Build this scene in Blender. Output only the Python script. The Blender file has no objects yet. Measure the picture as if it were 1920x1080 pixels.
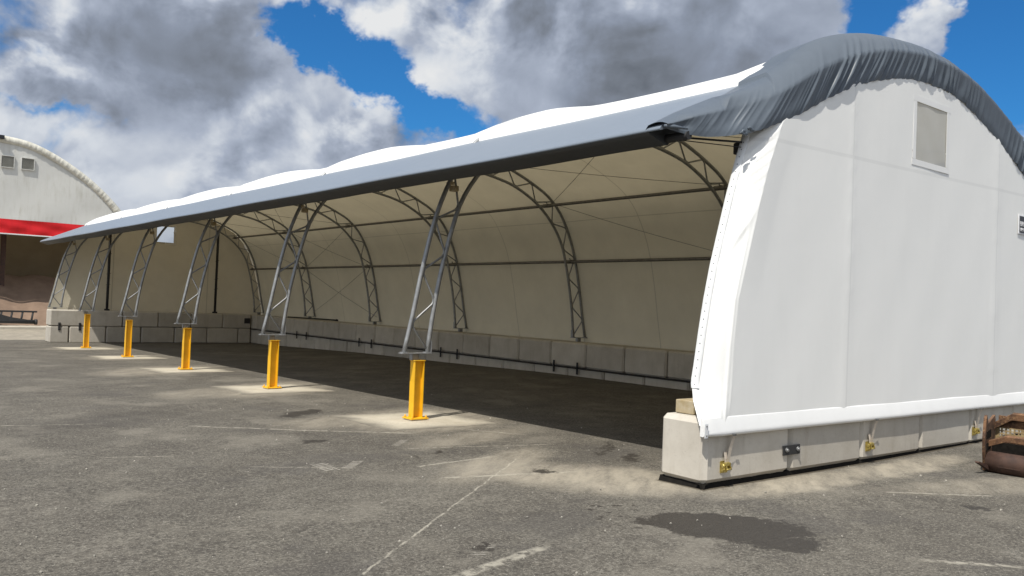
import bpy, bmesh, math, random
from mathutils import Vector, Matrix
random.seed(7)
SC = bpy.context.scene
COL = SC.collection

# ---------------------------------------------------------------- camera
cam_d = bpy.data.cameras.new('camera'); cam = bpy.data.objects.new('camera', cam_d); COL.objects.link(cam)
cam_d.sensor_width = 36.0; cam_d.lens = 1588.82 / 1920 * 36.0; cam_d.clip_end = 6000; cam_d.clip_start = 0.05
_r = Vector((0.78047, -0.623987, 0.038818)); _u = Vector((-0.043099, 0.008243, 0.999037)); _f = Vector((0.623706, 0.781392, 0.02046))
cam.matrix_world = Matrix(((_r.x, _u.x, -_f.x, -7.7369), (_r.y, _u.y, -_f.y, -6.1665), (_r.z, _u.z, -_f.z, 0.9907), (0, 0, 0, 1)))
SC.camera = cam
SC.view_settings.view_transform = 'Standard'; SC.view_settings.look = 'None'
SC.view_settings.exposure = 0.28; SC.view_settings.gamma = 1.0
SC.cycles.max_bounces = 8; SC.cycles.diffuse_bounces = 4; SC.cycles.transparent_max_bounces = 12

# ---------------------------------------------------------------- tiny node-expression helper
FLAT = True          # the sky is a function of two angles
class X:
    def __init__(s, t, k): s.t = t; s.k = k
    def __add__(s, o): return mth(s.t, 'ADD', s, o)
    __radd__ = __add__
    def __sub__(s, o): return mth(s.t, 'SUBTRACT', s, o)
    def __rsub__(s, o): return mth(s.t, 'SUBTRACT', o, s)
    def __mul__(s, o): return mth(s.t, 'MULTIPLY', s, o)
    __rmul__ = __mul__
    def __truediv__(s, o): return mth(s.t, 'DIVIDE', s, o)
    def __neg__(s): return mth(s.t, 'MULTIPLY', s, -1.0)
def put(t, sock, v):
    if isinstance(v, X): t.links.new(v.k, sock)
    else: sock.default_value = v
def mth(t, op, a, b=None, c=None, clamp=False):
    n = t.nodes.new('ShaderNodeMath'); n.operation = op; n.use_clamp = clamp
    put(t, n.inputs[0], a)
    if b is not None: put(t, n.inputs[1], b)
    if c is not None: put(t, n.inputs[2], c)
    return X(t, n.outputs[0])
def sstep(x, a, b):
    n = x.t.nodes.new('ShaderNodeMapRange'); n.interpolation_type = 'SMOOTHSTEP'
    put(x.t, n.inputs[0], x); n.inputs[1].default_value = a; n.inputs[2].default_value = b
    return X(x.t, n.outputs[0])
def lin(x, a, b, c=0.0, d=1.0):
    n = x.t.nodes.new('ShaderNodeMapRange'); put(x.t, n.inputs[0], x)
    for i, v in enumerate((a, b, c, d)): n.inputs[i + 1].default_value = v
    return X(x.t, n.outputs[0])
def mx(a, b): return mth(a.t, 'MAXIMUM', a, b)
def mn(a, b): return mth(a.t, 'MINIMUM', a, b)
def vec(t, x, y, z=0.0):
    n = t.nodes.new('ShaderNodeCombineXYZ')
    put(t, n.inputs[0], x); put(t, n.inputs[1], y); put(t, n.inputs[2], z); return X(t, n.outputs[0])
def sep(t, v):
    n = t.nodes.new('ShaderNodeSeparateXYZ'); t.links.new(v.k, n.inputs[0]); return [X(t, o) for o in n.outputs]
def noise(t, v, scale, detail=4.0, rough=0.5, dist=0.0):
    n = t.nodes.new('ShaderNodeTexNoise'); t.links.new(v.k, n.inputs['Vector'])
    n.inputs['Scale'].default_value = scale; n.inputs['Detail'].default_value = detail
    n.inputs['Roughness'].default_value = rough; n.inputs['Distortion'].default_value = dist
    if FLAT: n.noise_dimensions = '2D'
    return X(t, n.outputs[0])
def voro(t, v, scale, feature='F1', detail=0.0, out='Distance'):
    n = t.nodes.new('ShaderNodeTexVoronoi'); t.links.new(v.k, n.inputs['Vector']); n.feature = feature
    if FLAT: n.voronoi_dimensions = '2D'
    n.inputs['Scale'].default_value = scale
    if 'Detail' in n.inputs: n.inputs['Detail'].default_value = detail
    return X(t, n.outputs[out])
def mixc(t, f, a, b):
    n = t.nodes.new('ShaderNodeMix'); n.data_type = 'RGBA'
    put(t, n.inputs[0], f)
    for i, v in ((6, a), (7, b)):
        if isinstance(v, X): t.links.new(v.k, n.inputs[i])
        else: n.inputs[i].default_value = (v[0], v[1], v[2], 1)
    return X(t, n.outputs[2])
def objco(t):
    n = t.nodes.new('ShaderNodeTexCoord'); return X(t, n.outputs['Object'])
def geopos(t):
    n = t.nodes.new('ShaderNodeNewGeometry'); return X(t, n.outputs['Position'])

# ---------------------------------------------------------------- world: sky with clouds
SUN = Vector((-0.470, -0.216, 0.855)).normalized()
W = bpy.data.worlds.new('World'); SC.world = W; W.use_nodes = True
t = W.node_tree; t.nodes.clear()
out = t.nodes.new('ShaderNodeOutputWorld'); bg = t.nodes.new('ShaderNodeBackground'); bg.inputs[1].default_value = 0.1
sky = t.nodes.new('ShaderNodeTexSky'); sky.sky_type = 'NISHITA'; sky.sun_disc = False
sky.sun_elevation = math.asin(SUN.z); sky.sun_rotation = math.atan2(SUN.x, SUN.y); sky.air_density = 1.0; sky.dust_density = 0.3; sky.ozone_density = 2.5
tc = t.nodes.new('ShaderNodeTexCoord'); D = X(t, tc.outputs['Generated'])
dx, dy, dz = sep(t, D)
az = mth(t, 'ARCTAN2', dx, dy); el = mth(t, 'ARCSINE', mth(t, 'MINIMUM', mth(t, 'MAXIMUM', dz, -1.0), 1.0))
HD = 0.6736
FP = 1588.8
def azel(px, py):      # direction of a patch of sky, as azimuth and elevation
    d = _f + _r * ((px - 960) / FP) - _u * ((py - 540) / FP); d.normalize()
    return math.atan2(d.x, d.y), math.asin(d.z)
wv = vec(t, az, el * 1.25, 0.0)
w1 = noise(t, wv, 5.0, 3, 0.5) - 0.5
w2 = noise(t, vec(t, az + 7.3, el * 1.25 + 4.0, 0.0), 5.0, 3, 0.5) - 0.5
w3 = noise(t, vec(t, az + 3.1, el * 1.25 + 9.0, 0.0), 22.0, 4, 0.6) - 0.5
w4 = noise(t, vec(t, az + 9.1, el * 1.25 + 2.0, 0.0), 22.0, 4, 0.6) - 0.5
ua = az + w1 * 0.07 + w3 * 0.06; ub = el + w2 * 0.05 + w4 * 0.05
def blob(px, py, rx, ry, rot=0.0, p=1.0):
    a, b = azel(px, py); cr, sr = math.cos(math.radians(rot)), math.sin(math.radians(rot))
    x = ua - a; y = ub - b
    xr = (x * cr + y * sr) * (FP / rx); yr = (y * cr - x * sr) * (FP / ry)
    return mth(t, 'EXPONENT', (xr * xr + yr * yr) * -p)
def fb(ox, oy):
    v = vec(t, az + ox + w1 * 0.05, el * 1.15 + oy + w2 * 0.05, 0.3)
    a = noise(t, v, 6.0, 10, 0.56, 0.3); b = voro(t, v, 13.0, 'SMOOTH_F1', 4.0)
    return a * 0.80 + (0.62 - b) * 0.34
n1 = fb(0.0, 0.0); n2 = fb(-0.016, 0.030)
def soft(ox, oy): return noise(t, vec(t, az + ox + w1 * 0.06 + 3.3, el * 1.2 + oy + w2 * 0.06 + 6.0, 0.0), 8.0, 4, 0.45, 0.2)
m1 = soft(0.0, 0.0); m2 = soft(-0.025, 0.045)
nbig = noise(t, wv, 4.5, 3, 0.45)
nfine = noise(t, wv, 55.0, 6, 0.6)
patch = lin(noise(t, vec(t, az + 5.0, el + 2.0, 0.0), 7.0, 2, 0.4), 0.40, 0.62, 0.35, 1.25)
# cover: mostly clouded, with holes where the blue shows
hole = blob(610, 85, 90, 40, -14) * 0.9 + blob(710, 140, 120, 42, -24) * 1.0 + blob(850, 215, 110, 45, -22) * 0.95 + blob(560, 50, 50, 35) * 0.5
hole = hole + blob(1640, 10, 55, 60) * 1.1 + blob(1880, 30, 95, 120) * 1.3 + blob(1830, 150, 60, 60) * 0.7 + blob(2100, 60, 200, 160) * 0.7 + blob(60, 190, 80, 12, 0) * 0.35
hole = hole + blob(2600, -300, 420, 260) * 0.8 + blob(-900, -500, 500, 260) * 0.8 + blob(900, -1400, 900, 500) * 0.6
cum = blob(1765, 55, 58, 50) * 1.3 + blob(1745, 110, 70, 50) * 1.0
# brightness of the cloud
dark = blob(330, 60, 200, 100, -20) * 0.78 + blob(440, 140, 90, 65, -30) * 0.65 + blob(1120, 70, 150, 65, -10) * 0.62 + blob(1240, 190, 170, 55, 12) * 0.68 + blob(1420, 110, 120, 60) * 0.28
dark = dark + blob(205, 292, 78, 24, -4, 1.6) * 0.40 + blob(40, 160, 80, 24) * 0.5 + blob(35, 70, 60, 20) * 0.35 + blob(650, 280, 90, 28) * 0.42 + blob(190, 185, 160, 20, -8) * 0.25 + blob(360, 240, 110, 25) * 0.14 + blob(930, 60, 50, 35) * 0.25
lit = blob(90, 340, 170, 40) * 0.16 + blob(330, 230, 60, 30) * 0.1 + blob(75, 120, 50, 32) * 0.30 + blob(555, 195, 60, 45) * 0.34 + blob(700, 245, 80, 28) * 0.25 + blob(880, 110, 75, 65) * 0.26 + blob(700, 40, 90, 40) * 0.26 + blob(130, 250, 200, 28) * 0.16 + blob(1040, 110, 55, 38) * 0.25 + blob(1765, 60, 60, 60) * 0.20 + blob(320, 340, 150, 35) * 0.16 + blob(1560, 60, 60, 50) * 0.15
cov = 1.06 - hole * 1.05 + cum * 0.55 + dark * 0.7 + (n1 - 0.5) * 1.5 + (nfine - 0.5) * 0.2
mask = sstep(cov, 0.20, 0.74)
sh = 0.645 + (n1 - n2) * 1.15 * patch + (m1 - m2) * 0.50 + (nbig - 0.5) * 0.40 - mth(t, 'MINIMUM', dark, 0.85) * 0.50 - blob(1200, 90, 280, 120) * 0.16 + blob(250, 300, 330, 90) * 0.10 + lit * 0.8 + (nfine - 0.5) * 0.10 * patch
def pull(sh, k, to): return sh * (1.0 - k) + k * to
sh = pull(sh, mn(blob(1230, 95, 300, 125) * 0.75, 0.7), 0.36); sh = pull(sh, blob(330, 70, 200, 105, -20) * 0.65, 0.31); sh = pull(sh, blob(230, 310, 400, 110) * 0.60, 0.70); sh = pull(sh, blob(320, 240, 270, 62) * 0.65, 0.66); sh = pull(sh, blob(1500, 60, 110, 70) * 0.5, 0.52)
sh = sh + (n1 - n2) * 0.35 * patch
ramp = t.nodes.new('ShaderNodeValToRGB'); t.links.new(sh.k, ramp.inputs[0])
e = ramp.color_ramp.elements
e[0].position = 0.0; e[0].color = (0.115, 0.131, 0.157, 1); e[1].position = 1.0; e[1].color = (0.80, 0.81, 0.82, 1)
for p_, c_ in ((0.20, (0.180, 0.203, 0.243, 1)), (0.42, (0.27, 0.31, 0.39, 1)), (0.62, (0.40, 0.45, 0.55, 1)), (0.82, (0.64, 0.68, 0.74, 1))):
    q = e.new(p_); q.color = c_
cc = t.nodes.new('ShaderNodeVectorMath'); cc.operation = 'SCALE'; t.links.new(ramp.outputs[0], cc.inputs[0]); 
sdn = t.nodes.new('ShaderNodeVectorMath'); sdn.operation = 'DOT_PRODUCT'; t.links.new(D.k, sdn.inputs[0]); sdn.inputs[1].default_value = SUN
gl_ = sstep(X(t, sdn.outputs['Value']), 0.05, 0.85)          # unseen cloud on the sun side, brightened to add fill on the gable
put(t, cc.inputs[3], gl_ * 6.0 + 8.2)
sm = t.nodes.new('ShaderNodeMix'); sm.data_type = 'RGBA'; sm.blend_type = 'MULTIPLY'; sm.inputs[0].default_value = 1.0
t.links.new(sky.outputs[0], sm.inputs[6]); sm.inputs[7].default_value = (0.17, 0.56, 0.90, 1)
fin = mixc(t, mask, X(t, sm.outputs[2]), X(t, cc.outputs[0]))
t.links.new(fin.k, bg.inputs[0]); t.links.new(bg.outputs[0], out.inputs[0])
FLAT = False
W.cycles.sampling_method = 'MANUAL'; W.cycles.sample_map_resolution = 512

# ---------------------------------------------------------------- sun
sd = bpy.data.lights.new('sun', 'SUN'); sd.energy = 4.2; sd.angle = math.radians(0.53); sd.color = (1.0, 0.955, 0.88)
so = bpy.data.objects.new('sun', sd); COL.objects.link(so)
so.rotation_euler = SUN.to_track_quat('Z', 'Y').to_euler(); so.location = (-20, -10, 40)

# ---------------------------------------------------------------- materials
def newmat(name):
    m = bpy.data.materials.new(name); m.use_nodes = True; t = m.node_tree; t.nodes.clear()
    o = t.nodes.new('ShaderNodeOutputMaterial'); b = t.nodes.new('ShaderNodeBsdfPrincipled')
    t.links.new(b.outputs[0], o.inputs[0]); return m, t, b, o
def bump(t, b, h, strength=0.3, dist=0.01, normal_in=None):
    n = t.nodes.new('ShaderNodeBump'); n.inputs['Strength'].default_value = strength; n.inputs['Distance'].default_value = dist
    t.links.new(h.k, n.inputs['Height']); t.links.new(n.outputs[0], b.inputs['Normal']); return n
def simple(name, c1, c2, scale=6.0, rough=0.6, metal=0.0, bmp=0.15, bscale=60.0, rvar=0.15, detail=6):
    m, t, b, o = newmat(name); v = geopos(t)
    f = lin(noise(t, v, scale, detail, 0.6), 0.3, 0.7)
    c = mixc(t, f, c1, c2); t.links.new(c.k, b.inputs['Base Color'])
    put(t, b.inputs['Roughness'], f * rvar + (rough - rvar / 2)); b.inputs['Metallic'].default_value = metal
    bump(t, b, noise(t, v, bscale, 4, 0.6), bmp, 0.004)
    return m

def fabric(name, base, dirty, trans, tfac, rough=0.45, seams=None, sagbump=0.25, inner=None, flip=False):
    """PVC cloth: reflects most light, lets a little through, weave and weld seams."""
    m, t, b, o = newmat(name); v = geopos(t); x, y, z = sep(t, v)
    f = lin(noise(t, v, 0.9, 6, 0.62), 0.35, 0.75)
    g = noise(t, vec(t, x * 5.0, y * 5.0, z * 0.8), 1.0, 5, 0.6)
    c = mixc(t, mth(t, 'MULTIPLY', f, sstep(g, 0.4, 0.75), clamp=True), base, dirty)
    col = c
    if seams:
        line = None
        for s in seams(x, y, z):
            line = s if line is None else mx(line, s)
        col = mixc(t, line * 0.35, c, tuple(0.55 * q for q in base))
    if inner:                              # inner face of the same white cloth: indoor shade put into its colour
        gm = t.nodes.new('ShaderNodeNewGeometry'); bf = X(t, gm.outputs['Backfacing'])
        if flip: bf = 1.0 - bf
        ci = mixc(t, f, inner, tuple(0.85 * q for q in inner))
        if seams: ci = mixc(t, line * 0.45, ci, tuple(0.45 * q for q in inner))
        col = mixc(t, bf, col, ci)
    t.links.new(col.k, b.inputs['Base Color']); b.inputs['Roughness'].default_value = rough
    b.inputs['Specular IOR Level'].default_value = 0.35
    tr = t.nodes.new('ShaderNodeBsdfTranslucent')
    tcol = mixc(t, lin(noise(t, v, 1.6, 5, 0.6), 0.3, 0.7), trans, tuple(0.86 * q for q in trans))
    if seams: tcol = mixc(t, line * 0.6, tcol, tuple(0.35 * q for q in trans))
    t.links.new(tcol.k, tr.inputs[0])
    mixs = t.nodes.new('ShaderNodeMixShader'); mixs.inputs[0].default_value = tfac
    t.links.new(b.outputs[0], mixs.inputs[1]); t.links.new(tr.outputs[0], mixs.inputs[2]); t.links.new(mixs.outputs[0], o.inputs[0])
    h = noise(t, v, 1.1, 3, 0.5) * 1.0 + noise(t, v, 5.0, 3, 0.5) * 0.10
    bn = bump(t, b, h, sagbump, 0.06); t.links.new(bn.outputs[0], tr.inputs['Normal'])
    return m
def near_line(q, period, off, w):       # thin line each 'period' metres
    k = mth(q.t, 'PINGPONG', q - off, period / 2)
    return 1.0 - sstep(k, w * 0.5, w)
def near_at(q, pos, w):
    return 1.0 - sstep(mth(q.t, 'ABSOLUTE', q - pos), w * 0.5, w)
M = {}
ROOF_FLIP = True; FAR_FLIP = False
M['roof'] = fabric('white_pvc_roof', (0.80, 0.80, 0.78), (0.72, 0.71, 0.67), (0.80, 0.67, 0.42), 0.15, inner=(0.64, 0.60, 0.485), flip=ROOF_FLIP,
                   seams=lambda x, y, z: [near_line(y, 3.0, 0.06, 0.02), near_line(z + y * 0.0, 40, 3.45, 0.012)])
M['gable'] = fabric('white_pvc_gable', (0.83, 0.83, 0.80), (0.80, 0.80, 0.77), (0.80, 0.70, 0.50), 0.05, sagbump=0.10, seams=lambda x, y, z: [near_at(x, 2.42, 0.024) * 0.5, near_at(x, 6.82, 0.024) * 0.5, near_at(z - x * 0.02, 3.02, 0.03) * 0.5])
M['sleeve'] = fabric('white_pvc_sleeve', (0.82, 0.82, 0.80), (0.77, 0.77, 0.75), (0.8, 0.72, 0.55), 0.08, sagbump=0.10)
M['far_gable'] = fabric('white_pvc_far_gable', (0.78, 0.77, 0.73), (0.66, 0.64, 0.57), (0.80, 0.68, 0.46), 0.12, inner=(0.58, 0.54, 0.43), flip=FAR_FLIP,
                        seams=lambda x, y, z: [near_at(x, 2.35, 0.03), near_at(x, 6.75, 0.03)])
M['grey'] = fabric('slate_grey_pvc', (0.180, 0.210, 0.248), (0.160, 0.190, 0.228), (0.05, 0.06, 0.07), 0.02, rough=0.38, sagbump=0.07, seams=lambda x, y, z: [near_line(y, 6.0, 0.3, 0.02) * 0.7])  # same cloth as the drape; sun and sky sheen put into a lighter colour
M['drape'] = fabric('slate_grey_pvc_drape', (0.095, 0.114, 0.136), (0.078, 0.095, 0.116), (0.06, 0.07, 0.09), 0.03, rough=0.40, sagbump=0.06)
M['old_white'] = fabric('weathered_white_pvc', (0.66, 0.66, 0.62), (0.50, 0.49, 0.43), (0.7, 0.62, 0.45), 0.10, sagbump=0.2)
M['old_edge'] = fabric('weathered_gathered_pvc', (0.62, 0.60, 0.52), (0.40, 0.38, 0.30), (0.5, 0.45, 0.3), 0.05, sagbump=0.2)
M['red'] = fabric('red_pvc', (0.62, 0.012, 0.016), (0.50, 0.010, 0.014), (0.6, 0.02, 0.02), 0.06, sagbump=0.5)
M['steel'] = simple('galvanised_steel', (0.21, 0.213, 0.212), (0.33, 0.335, 0.335), 9.0, 0.42, 0.40, 0.08, 90)
M['dark_steel'] = simple('dark_painted_steel', (0.014, 0.014, 0.015), (0.026, 0.026, 0.026), 8, 0.75, 0.0, 0.1)
M['dull_steel'] = simple('dull_steel', (0.13, 0.125, 0.115), (0.22, 0.215, 0.20), 8, 0.5, 0.6, 0.1)
def yellow():
    m, t, b, o = newmat('yellow_paint'); v = geopos(t); x, y, z = sep(t, v)
    f = noise(t, v, 5, 6, 0.6); c = noise(t, vec(t, x * 3, y * 3, z * 1.2), 9, 7, 0.7)
    col = mixc(t, lin(f, 0.3, 0.7), (0.70, 0.375, 0.010), (0.84, 0.47, 0.016))
    col = mixc(t, sstep(c, 0.60, 0.74) * 0.75, col, (0.34, 0.20, 0.045)); col = mixc(t, sstep(c, 0.71, 0.78), col, (0.10, 0.07, 0.05))
    t.links.new(col.k, b.inputs['Base Color']); put(t, b.inputs['Roughness'], f * 0.3 + 0.32)
    bump(t, b, f + c * 0.5, 0.12, 0.004); return m
M['yellow'] = yellow()
M['brass'] = simple('zinc_plated_yellow', (0.36, 0.26, 0.05), (0.60, 0.50, 0.18), 30, 0.35, 0.7, 0.2, 80)
M['strap'] = simple('beige_webbing', (0.42, 0.36, 0.29), (0.52, 0.46, 0.38), 40, 0.8, 0, 0.3, 200)
M['rubber'] = simple('bitumen_black', (0.010, 0.009, 0.008), (0.020, 0.018, 0.015), 20, 0.8, 0, 0.5, 40)
M['rubber'].node_tree.nodes['Principled BSDF'].inputs['Specular IOR Level'].default_value = 0.05
M['white_plate'] = simple('white_painted_plate', (0.66, 0.67, 0.66), (0.75, 0.76, 0.75), 10, 0.4, 0, 0.05)
M['sign_white'] = simple('sign_white', (0.75, 0.75, 0.75), (0.8, 0.8, 0.8), 10, 0.4, 0, 0.02)
M['sign_black'] = simple('sign_black', (0.012, 0.012, 0.015), (0.02, 0.02, 0.022), 10, 0.4, 0, 0.02)
M['timber'] = simple('weathered_packer', (0.44, 0.38, 0.27), (0.30, 0.22, 0.10), 7, 0.85, 0, 0.4, 40)
M['vent'] = simple('louvre_grey', (0.20, 0.20, 0.18), (0.30, 0.30, 0.27), 3, 0.7, 0, 0.1)
M['tan_wall'] = simple('tan_cladding', (0.25, 0.20, 0.125), (0.33, 0.27, 0.18), 0.7, 0.8, 0, 0.2)

def rust():
    m, t, b, o = newmat('rusty_steel'); v = geopos(t)
    a = noise(t, v, 7, 8, 0.65); c = noise(t, v, 30, 6, 0.7)
    col = mixc(t, sstep(a, 0.38, 0.62), (0.055, 0.028, 0.016), (0.17, 0.085, 0.040))
    col = mixc(t, sstep(c, 0.5, 0.75), col, (0.30, 0.18, 0.085)); t.links.new(col.k, b.inputs['Base Color'])
    b.inputs['Roughness'].default_value = 0.75; b.inputs['Metallic'].default_value = 0.15
    bump(t, b, c + a, 0.5, 0.006); return m
M['rust'] = rust()
M['rust_dark'] = simple('dark_rusty_steel', (0.040, 0.022, 0.016), (0.085, 0.045, 0.03), 9, 0.7, 0.2, 0.4, 40)
M['rust_pale'] = simple('ochre_rusty_steel', (0.26, 0.18, 0.085), (0.38, 0.29, 0.15), 12, 0.75, 0.1, 0.3, 50)

def concrete(name, a1, a2, stain, vscale=1.0):
    m, t, b, o = newmat(name); v = geopos(t); x, y, z = sep(t, v)
    oi = t.nodes.new('ShaderNodeObjectInfo'); rnd = X(t, oi.outputs['Random'])
    n = noise(t, v, 2.2 * vscale, 8, 0.62); f = noise(t, v, 26, 5, 0.65)
    col = mixc(t, lin(n, 0.32, 0.70), a1, a2)
    drip = noise(t, vec(t, x * 7, y * 7, z * 0.9), 1.0, 5, 0.6)
    col = mixc(t, sstep(drip, 0.52, 0.78) * 0.45, col, stain)
    col = mixc(t, sstep(f, 0.56, 0.74) * 0.30, col, tuple(q * 0.62 for q in a1))
    ph = 1.0 - sstep(voro(t, v, 11.0) + (f - 0.5) * 0.10, 0.03, 0.075)
    col = mixc(t, ph * 0.55, col, (0.13, 0.11, 0.085))
    hv = t.nodes.new('ShaderNodeHueSaturation'); put(t, hv.inputs['Value'], rnd * 0.20 + 0.88); t.links.new(col.k, hv.inputs['Color'])
    t.links.new(hv.outputs[0], b.inputs['Base Color'])
    b.inputs['Roughness'].default_value = 0.9; b.inputs['Specular IOR Level'].default_value = 0.2
    pits = sstep(voro(t, v, 42), 0.0, 0.16)
    bump(t, b, f * 0.6 + n * 0.6 + pits * 0.25, 0.35, 0.008); return m
M['block'] = concrete('cast_concrete', (0.42, 0.385, 0.325), (0.51, 0.475, 0.41), (0.33, 0.295, 0.235))
M['block_grey'] = concrete('cast_concrete_grey', (0.42, 0.385, 0.32), (0.52, 0.485, 0.415), (0.33, 0.29, 0.225))

def pvc_window(name, haze, hcol):
    m, t, b, o = newmat(name)
    b.inputs['Base Color'].default_value = (*hcol, 1); b.inputs['Roughness'].default_value = 0.12
    tr = t.nodes.new('ShaderNodeBsdfTransparent'); tr.inputs[0].default_value = (0.93, 0.95, 0.95, 1)
    ms = t.nodes.new('ShaderNodeMixShader'); v = geopos(t)
    put(t, ms.inputs[0], noise(t, v, 3, 4, 0.6) * 0.12 + (haze - 0.06))
    t.links.new(tr.outputs[0], ms.inputs[1]); t.links.new(b.outputs[0], ms.inputs[2]); t.links.new(ms.outputs[0], o.inputs[0]); return m
M['clear'] = pvc_window('clear_pvc', 0.62, (0.62, 0.62, 0.59))
M['clear_far'] = pvc_window('clear_pvc_far', 0.12, (0.6, 0.62, 0.64))

# ---------------------------------------------------------------- mesh helpers
def link(name, bm, mats, parent=None, smooth=False):
    me = bpy.data.meshes.new(name); bm.normal_update(); bm.to_mesh(me); bm.free()
    for m in (mats if isinstance(mats, (list, tuple)) else [mats]): me.materials.append(m)
    if smooth:
        for p in me.polygons: p.use_smooth = True
    o = bpy.data.objects.new(name, me); COL.objects.link(o)
    if parent: o.parent = parent
    return o
def auto(o, ang=40):
    me = o.data
    for p in me.polygons: p.use_smooth = True
    bm = bmesh.new(); bm.from_mesh(me)
    for e in bm.edges:
        e.smooth = not (len(e.link_faces) != 2 or e.calc_face_angle(0) > math.radians(ang))
    bm.to_mesh(me); bm.free(); return o
def label(o, lab, cat, group=None):
    o['label'] = lab; o['category'] = cat
    if group: o['group'] = group
    return o
def thing(name, lab, cat, loc=(0, 0, 0), group=None):
    o = bpy.data.objects.new(name, None); COL.objects.link(o); o.location = loc; o.empty_display_size = 0.2
    return label(o, lab, cat, group)
def setp(o, parent):
    o.parent = parent; return o
def wpart(name, bm, mats, root, smooth=False):      # mesh given in world coordinates, parented to a root with a location
    base = Vector((0, 0, 0)); p = root
    while p: base += p.location; p = p.parent
    bmesh.ops.translate(bm, verts=bm.verts, vec=-base)
    return link(name, bm, mats, root, smooth)
def box(bm, c, s, rot=None, bev=0.0, mat=0):
    r = bmesh.ops.create_cube(bm, size=1.0); vs = r['verts']
    bmesh.ops.scale(bm, verts=vs, vec=s)
    fs = set(f for v in vs for f in v.link_faces)
    if bev > 0:
        es = list(set(e for v in vs for e in v.link_edges))
        rb = bmesh.ops.bevel(bm, geom=es, offset=bev, segments=2, affect='EDGES', profile=0.6)
        vs = list(set(v for f in rb['faces'] for v in f.verts) | set(v for v in vs if v.is_valid))
        fs = set(f for v in vs for f in v.link_faces)
    for f in fs: f.material_index = mat
    if rot: bmesh.ops.rotate(bm, verts=vs, cent=(0, 0, 0), matrix=rot)
    bmesh.ops.translate(bm, verts=vs, vec=c); return vs
def tube(bm, pts, r, n=10, cap=True, mat=0):
    pts = [Vector(p) for p in pts]; rings = []
    up = Vector((0, 0, 1))
    d0 = (pts[1] - pts[0]).normalized()
    ref = up if abs(d0.z) < 0.9 else Vector((0, 1, 0))
    nrm = (ref - d0 * ref.dot(d0)).normalized()
    for i, p in enumerate(pts):
        if i == 0: d = pts[1] - pts[0]
        elif i == len(pts) - 1: d = pts[-1] - pts[-2]
        else: d = (pts[i + 1] - p).normalized() + (p - pts[i - 1]).normalized()
        d.normalize(); nrm = (nrm - d * nrm.dot(d))
        nrm.normalize(); b = d.cross(nrm)
        rr = r[i] if isinstance(r, (list, tuple)) else r
        rings.append([bm.verts.new(p + (nrm * math.cos(2 * math.pi * k / n) + b * math.sin(2 * math.pi * k / n)) * rr) for k in range(n)])
    for a, b in zip(rings, rings[1:]):
        for k in range(n):
            f = bm.faces.new((a[k], a[(k + 1) % n], b[(k + 1) % n], b[k])); f.smooth = True; f.material_index = mat
    if cap:
        bm.faces.new(rings[0][::-1]).material_index = mat; bm.faces.new(rings[-1]).material_index = mat
def grid(bm, P, smooth=True, mat=0, closed=False):
    V = [[bm.verts.new(p) for p in row] for row in P]
    for i in range(len(V) - 1):
        for j in range(len(V[0]) - 1):
            f = bm.faces.new((V[i][j], V[i + 1][j], V[i + 1][j + 1], V[i][j + 1])); f.smooth = smooth; f.material_index = mat
    return V
def prism(bm, poly, axis_pts, mat=0):
    a = [bm.verts.new(axis_pts(p, 0)) for p in poly]; b = [bm.verts.new(axis_pts(p, 1)) for p in poly]; n = len(poly)
    bm.faces.new(a[::-1]).material_index = mat; bm.faces.new(b).material_index = mat
    for i in range(n): bm.faces.new((a[i], a[(i + 1) % n], b[(i + 1) % n], b[i])).material_index = mat
def interp(tab, x):
    if x <= tab[0][0]: return tab[0][1:] if len(tab[0]) > 2 else tab[0][1]
    for a, b in zip(tab, tab[1:]):
        if x <= b[0]:
            f = (x - a[0]) / (b[0] - a[0])
            return tuple(p + (q - p) * f for p, q in zip(a[1:], b[1:])) if len(a) > 2 else a[1] + (b[1] - a[1]) * f
    return tab[-1][1:] if len(tab[-1]) > 2 else tab[-1][1]
def spline(P, n):
    """Catmull-Rom through P, n samples per span."""
    P = [Vector(p) for p in P]; Q = [P[0] * 2 - P[1]] + P + [P[-1] * 2 - P[-2]]; o = []
    for i in range(1, len(Q) - 2):
        for k in range(n):
            s = k / n; a, b, c, d = Q[i - 1], Q[i], Q[i + 1], Q[i + 2]
            o.append(0.5 * ((2 * b) + (c - a) * s + (2 * a - 5 * b + 4 * c - d) * s * s + (3 * b - a - 3 * c + d) * s ** 3))
    o.append(P[-1]); return o
def resample(P, step):
    L = [0.0]
    for a, b in zip(P, P[1:]): L.append(L[-1] + (b - a).length)
    n = max(1, round(L[-1] / step)); out = []; j = 0
    for k in range(n + 1):
        s = L[-1] * k / n
        while j < len(L) - 2 and L[j + 1] < s: j += 1
        f = (s - L[j]) / max(1e-9, L[j + 1] - L[j]); out.append(P[j].lerp(P[j + 1], min(1, f)))
    return out
ORD = ['', 'first', 'second', 'third', 'fourth', 'fifth', 'sixth', 'seventh', 'eighth', 'ninth', 'tenth', 'eleventh', 'twelfth', 'thirteenth', 'fourteenth',
       'fifteenth', 'sixteenth', 'seventeenth', 'eighteenth', 'nineteenth', 'twentieth', 'twenty-first', 'twenty-second', 'twenty-third', 'twenty-fourth', 'twenty-fifth']
def hsh(*a):
    return (math.sin(sum(v * k for v, k in zip(a, (12.9898, 78.233, 37.719)))) * 43758.5453) % 1.0

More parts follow.
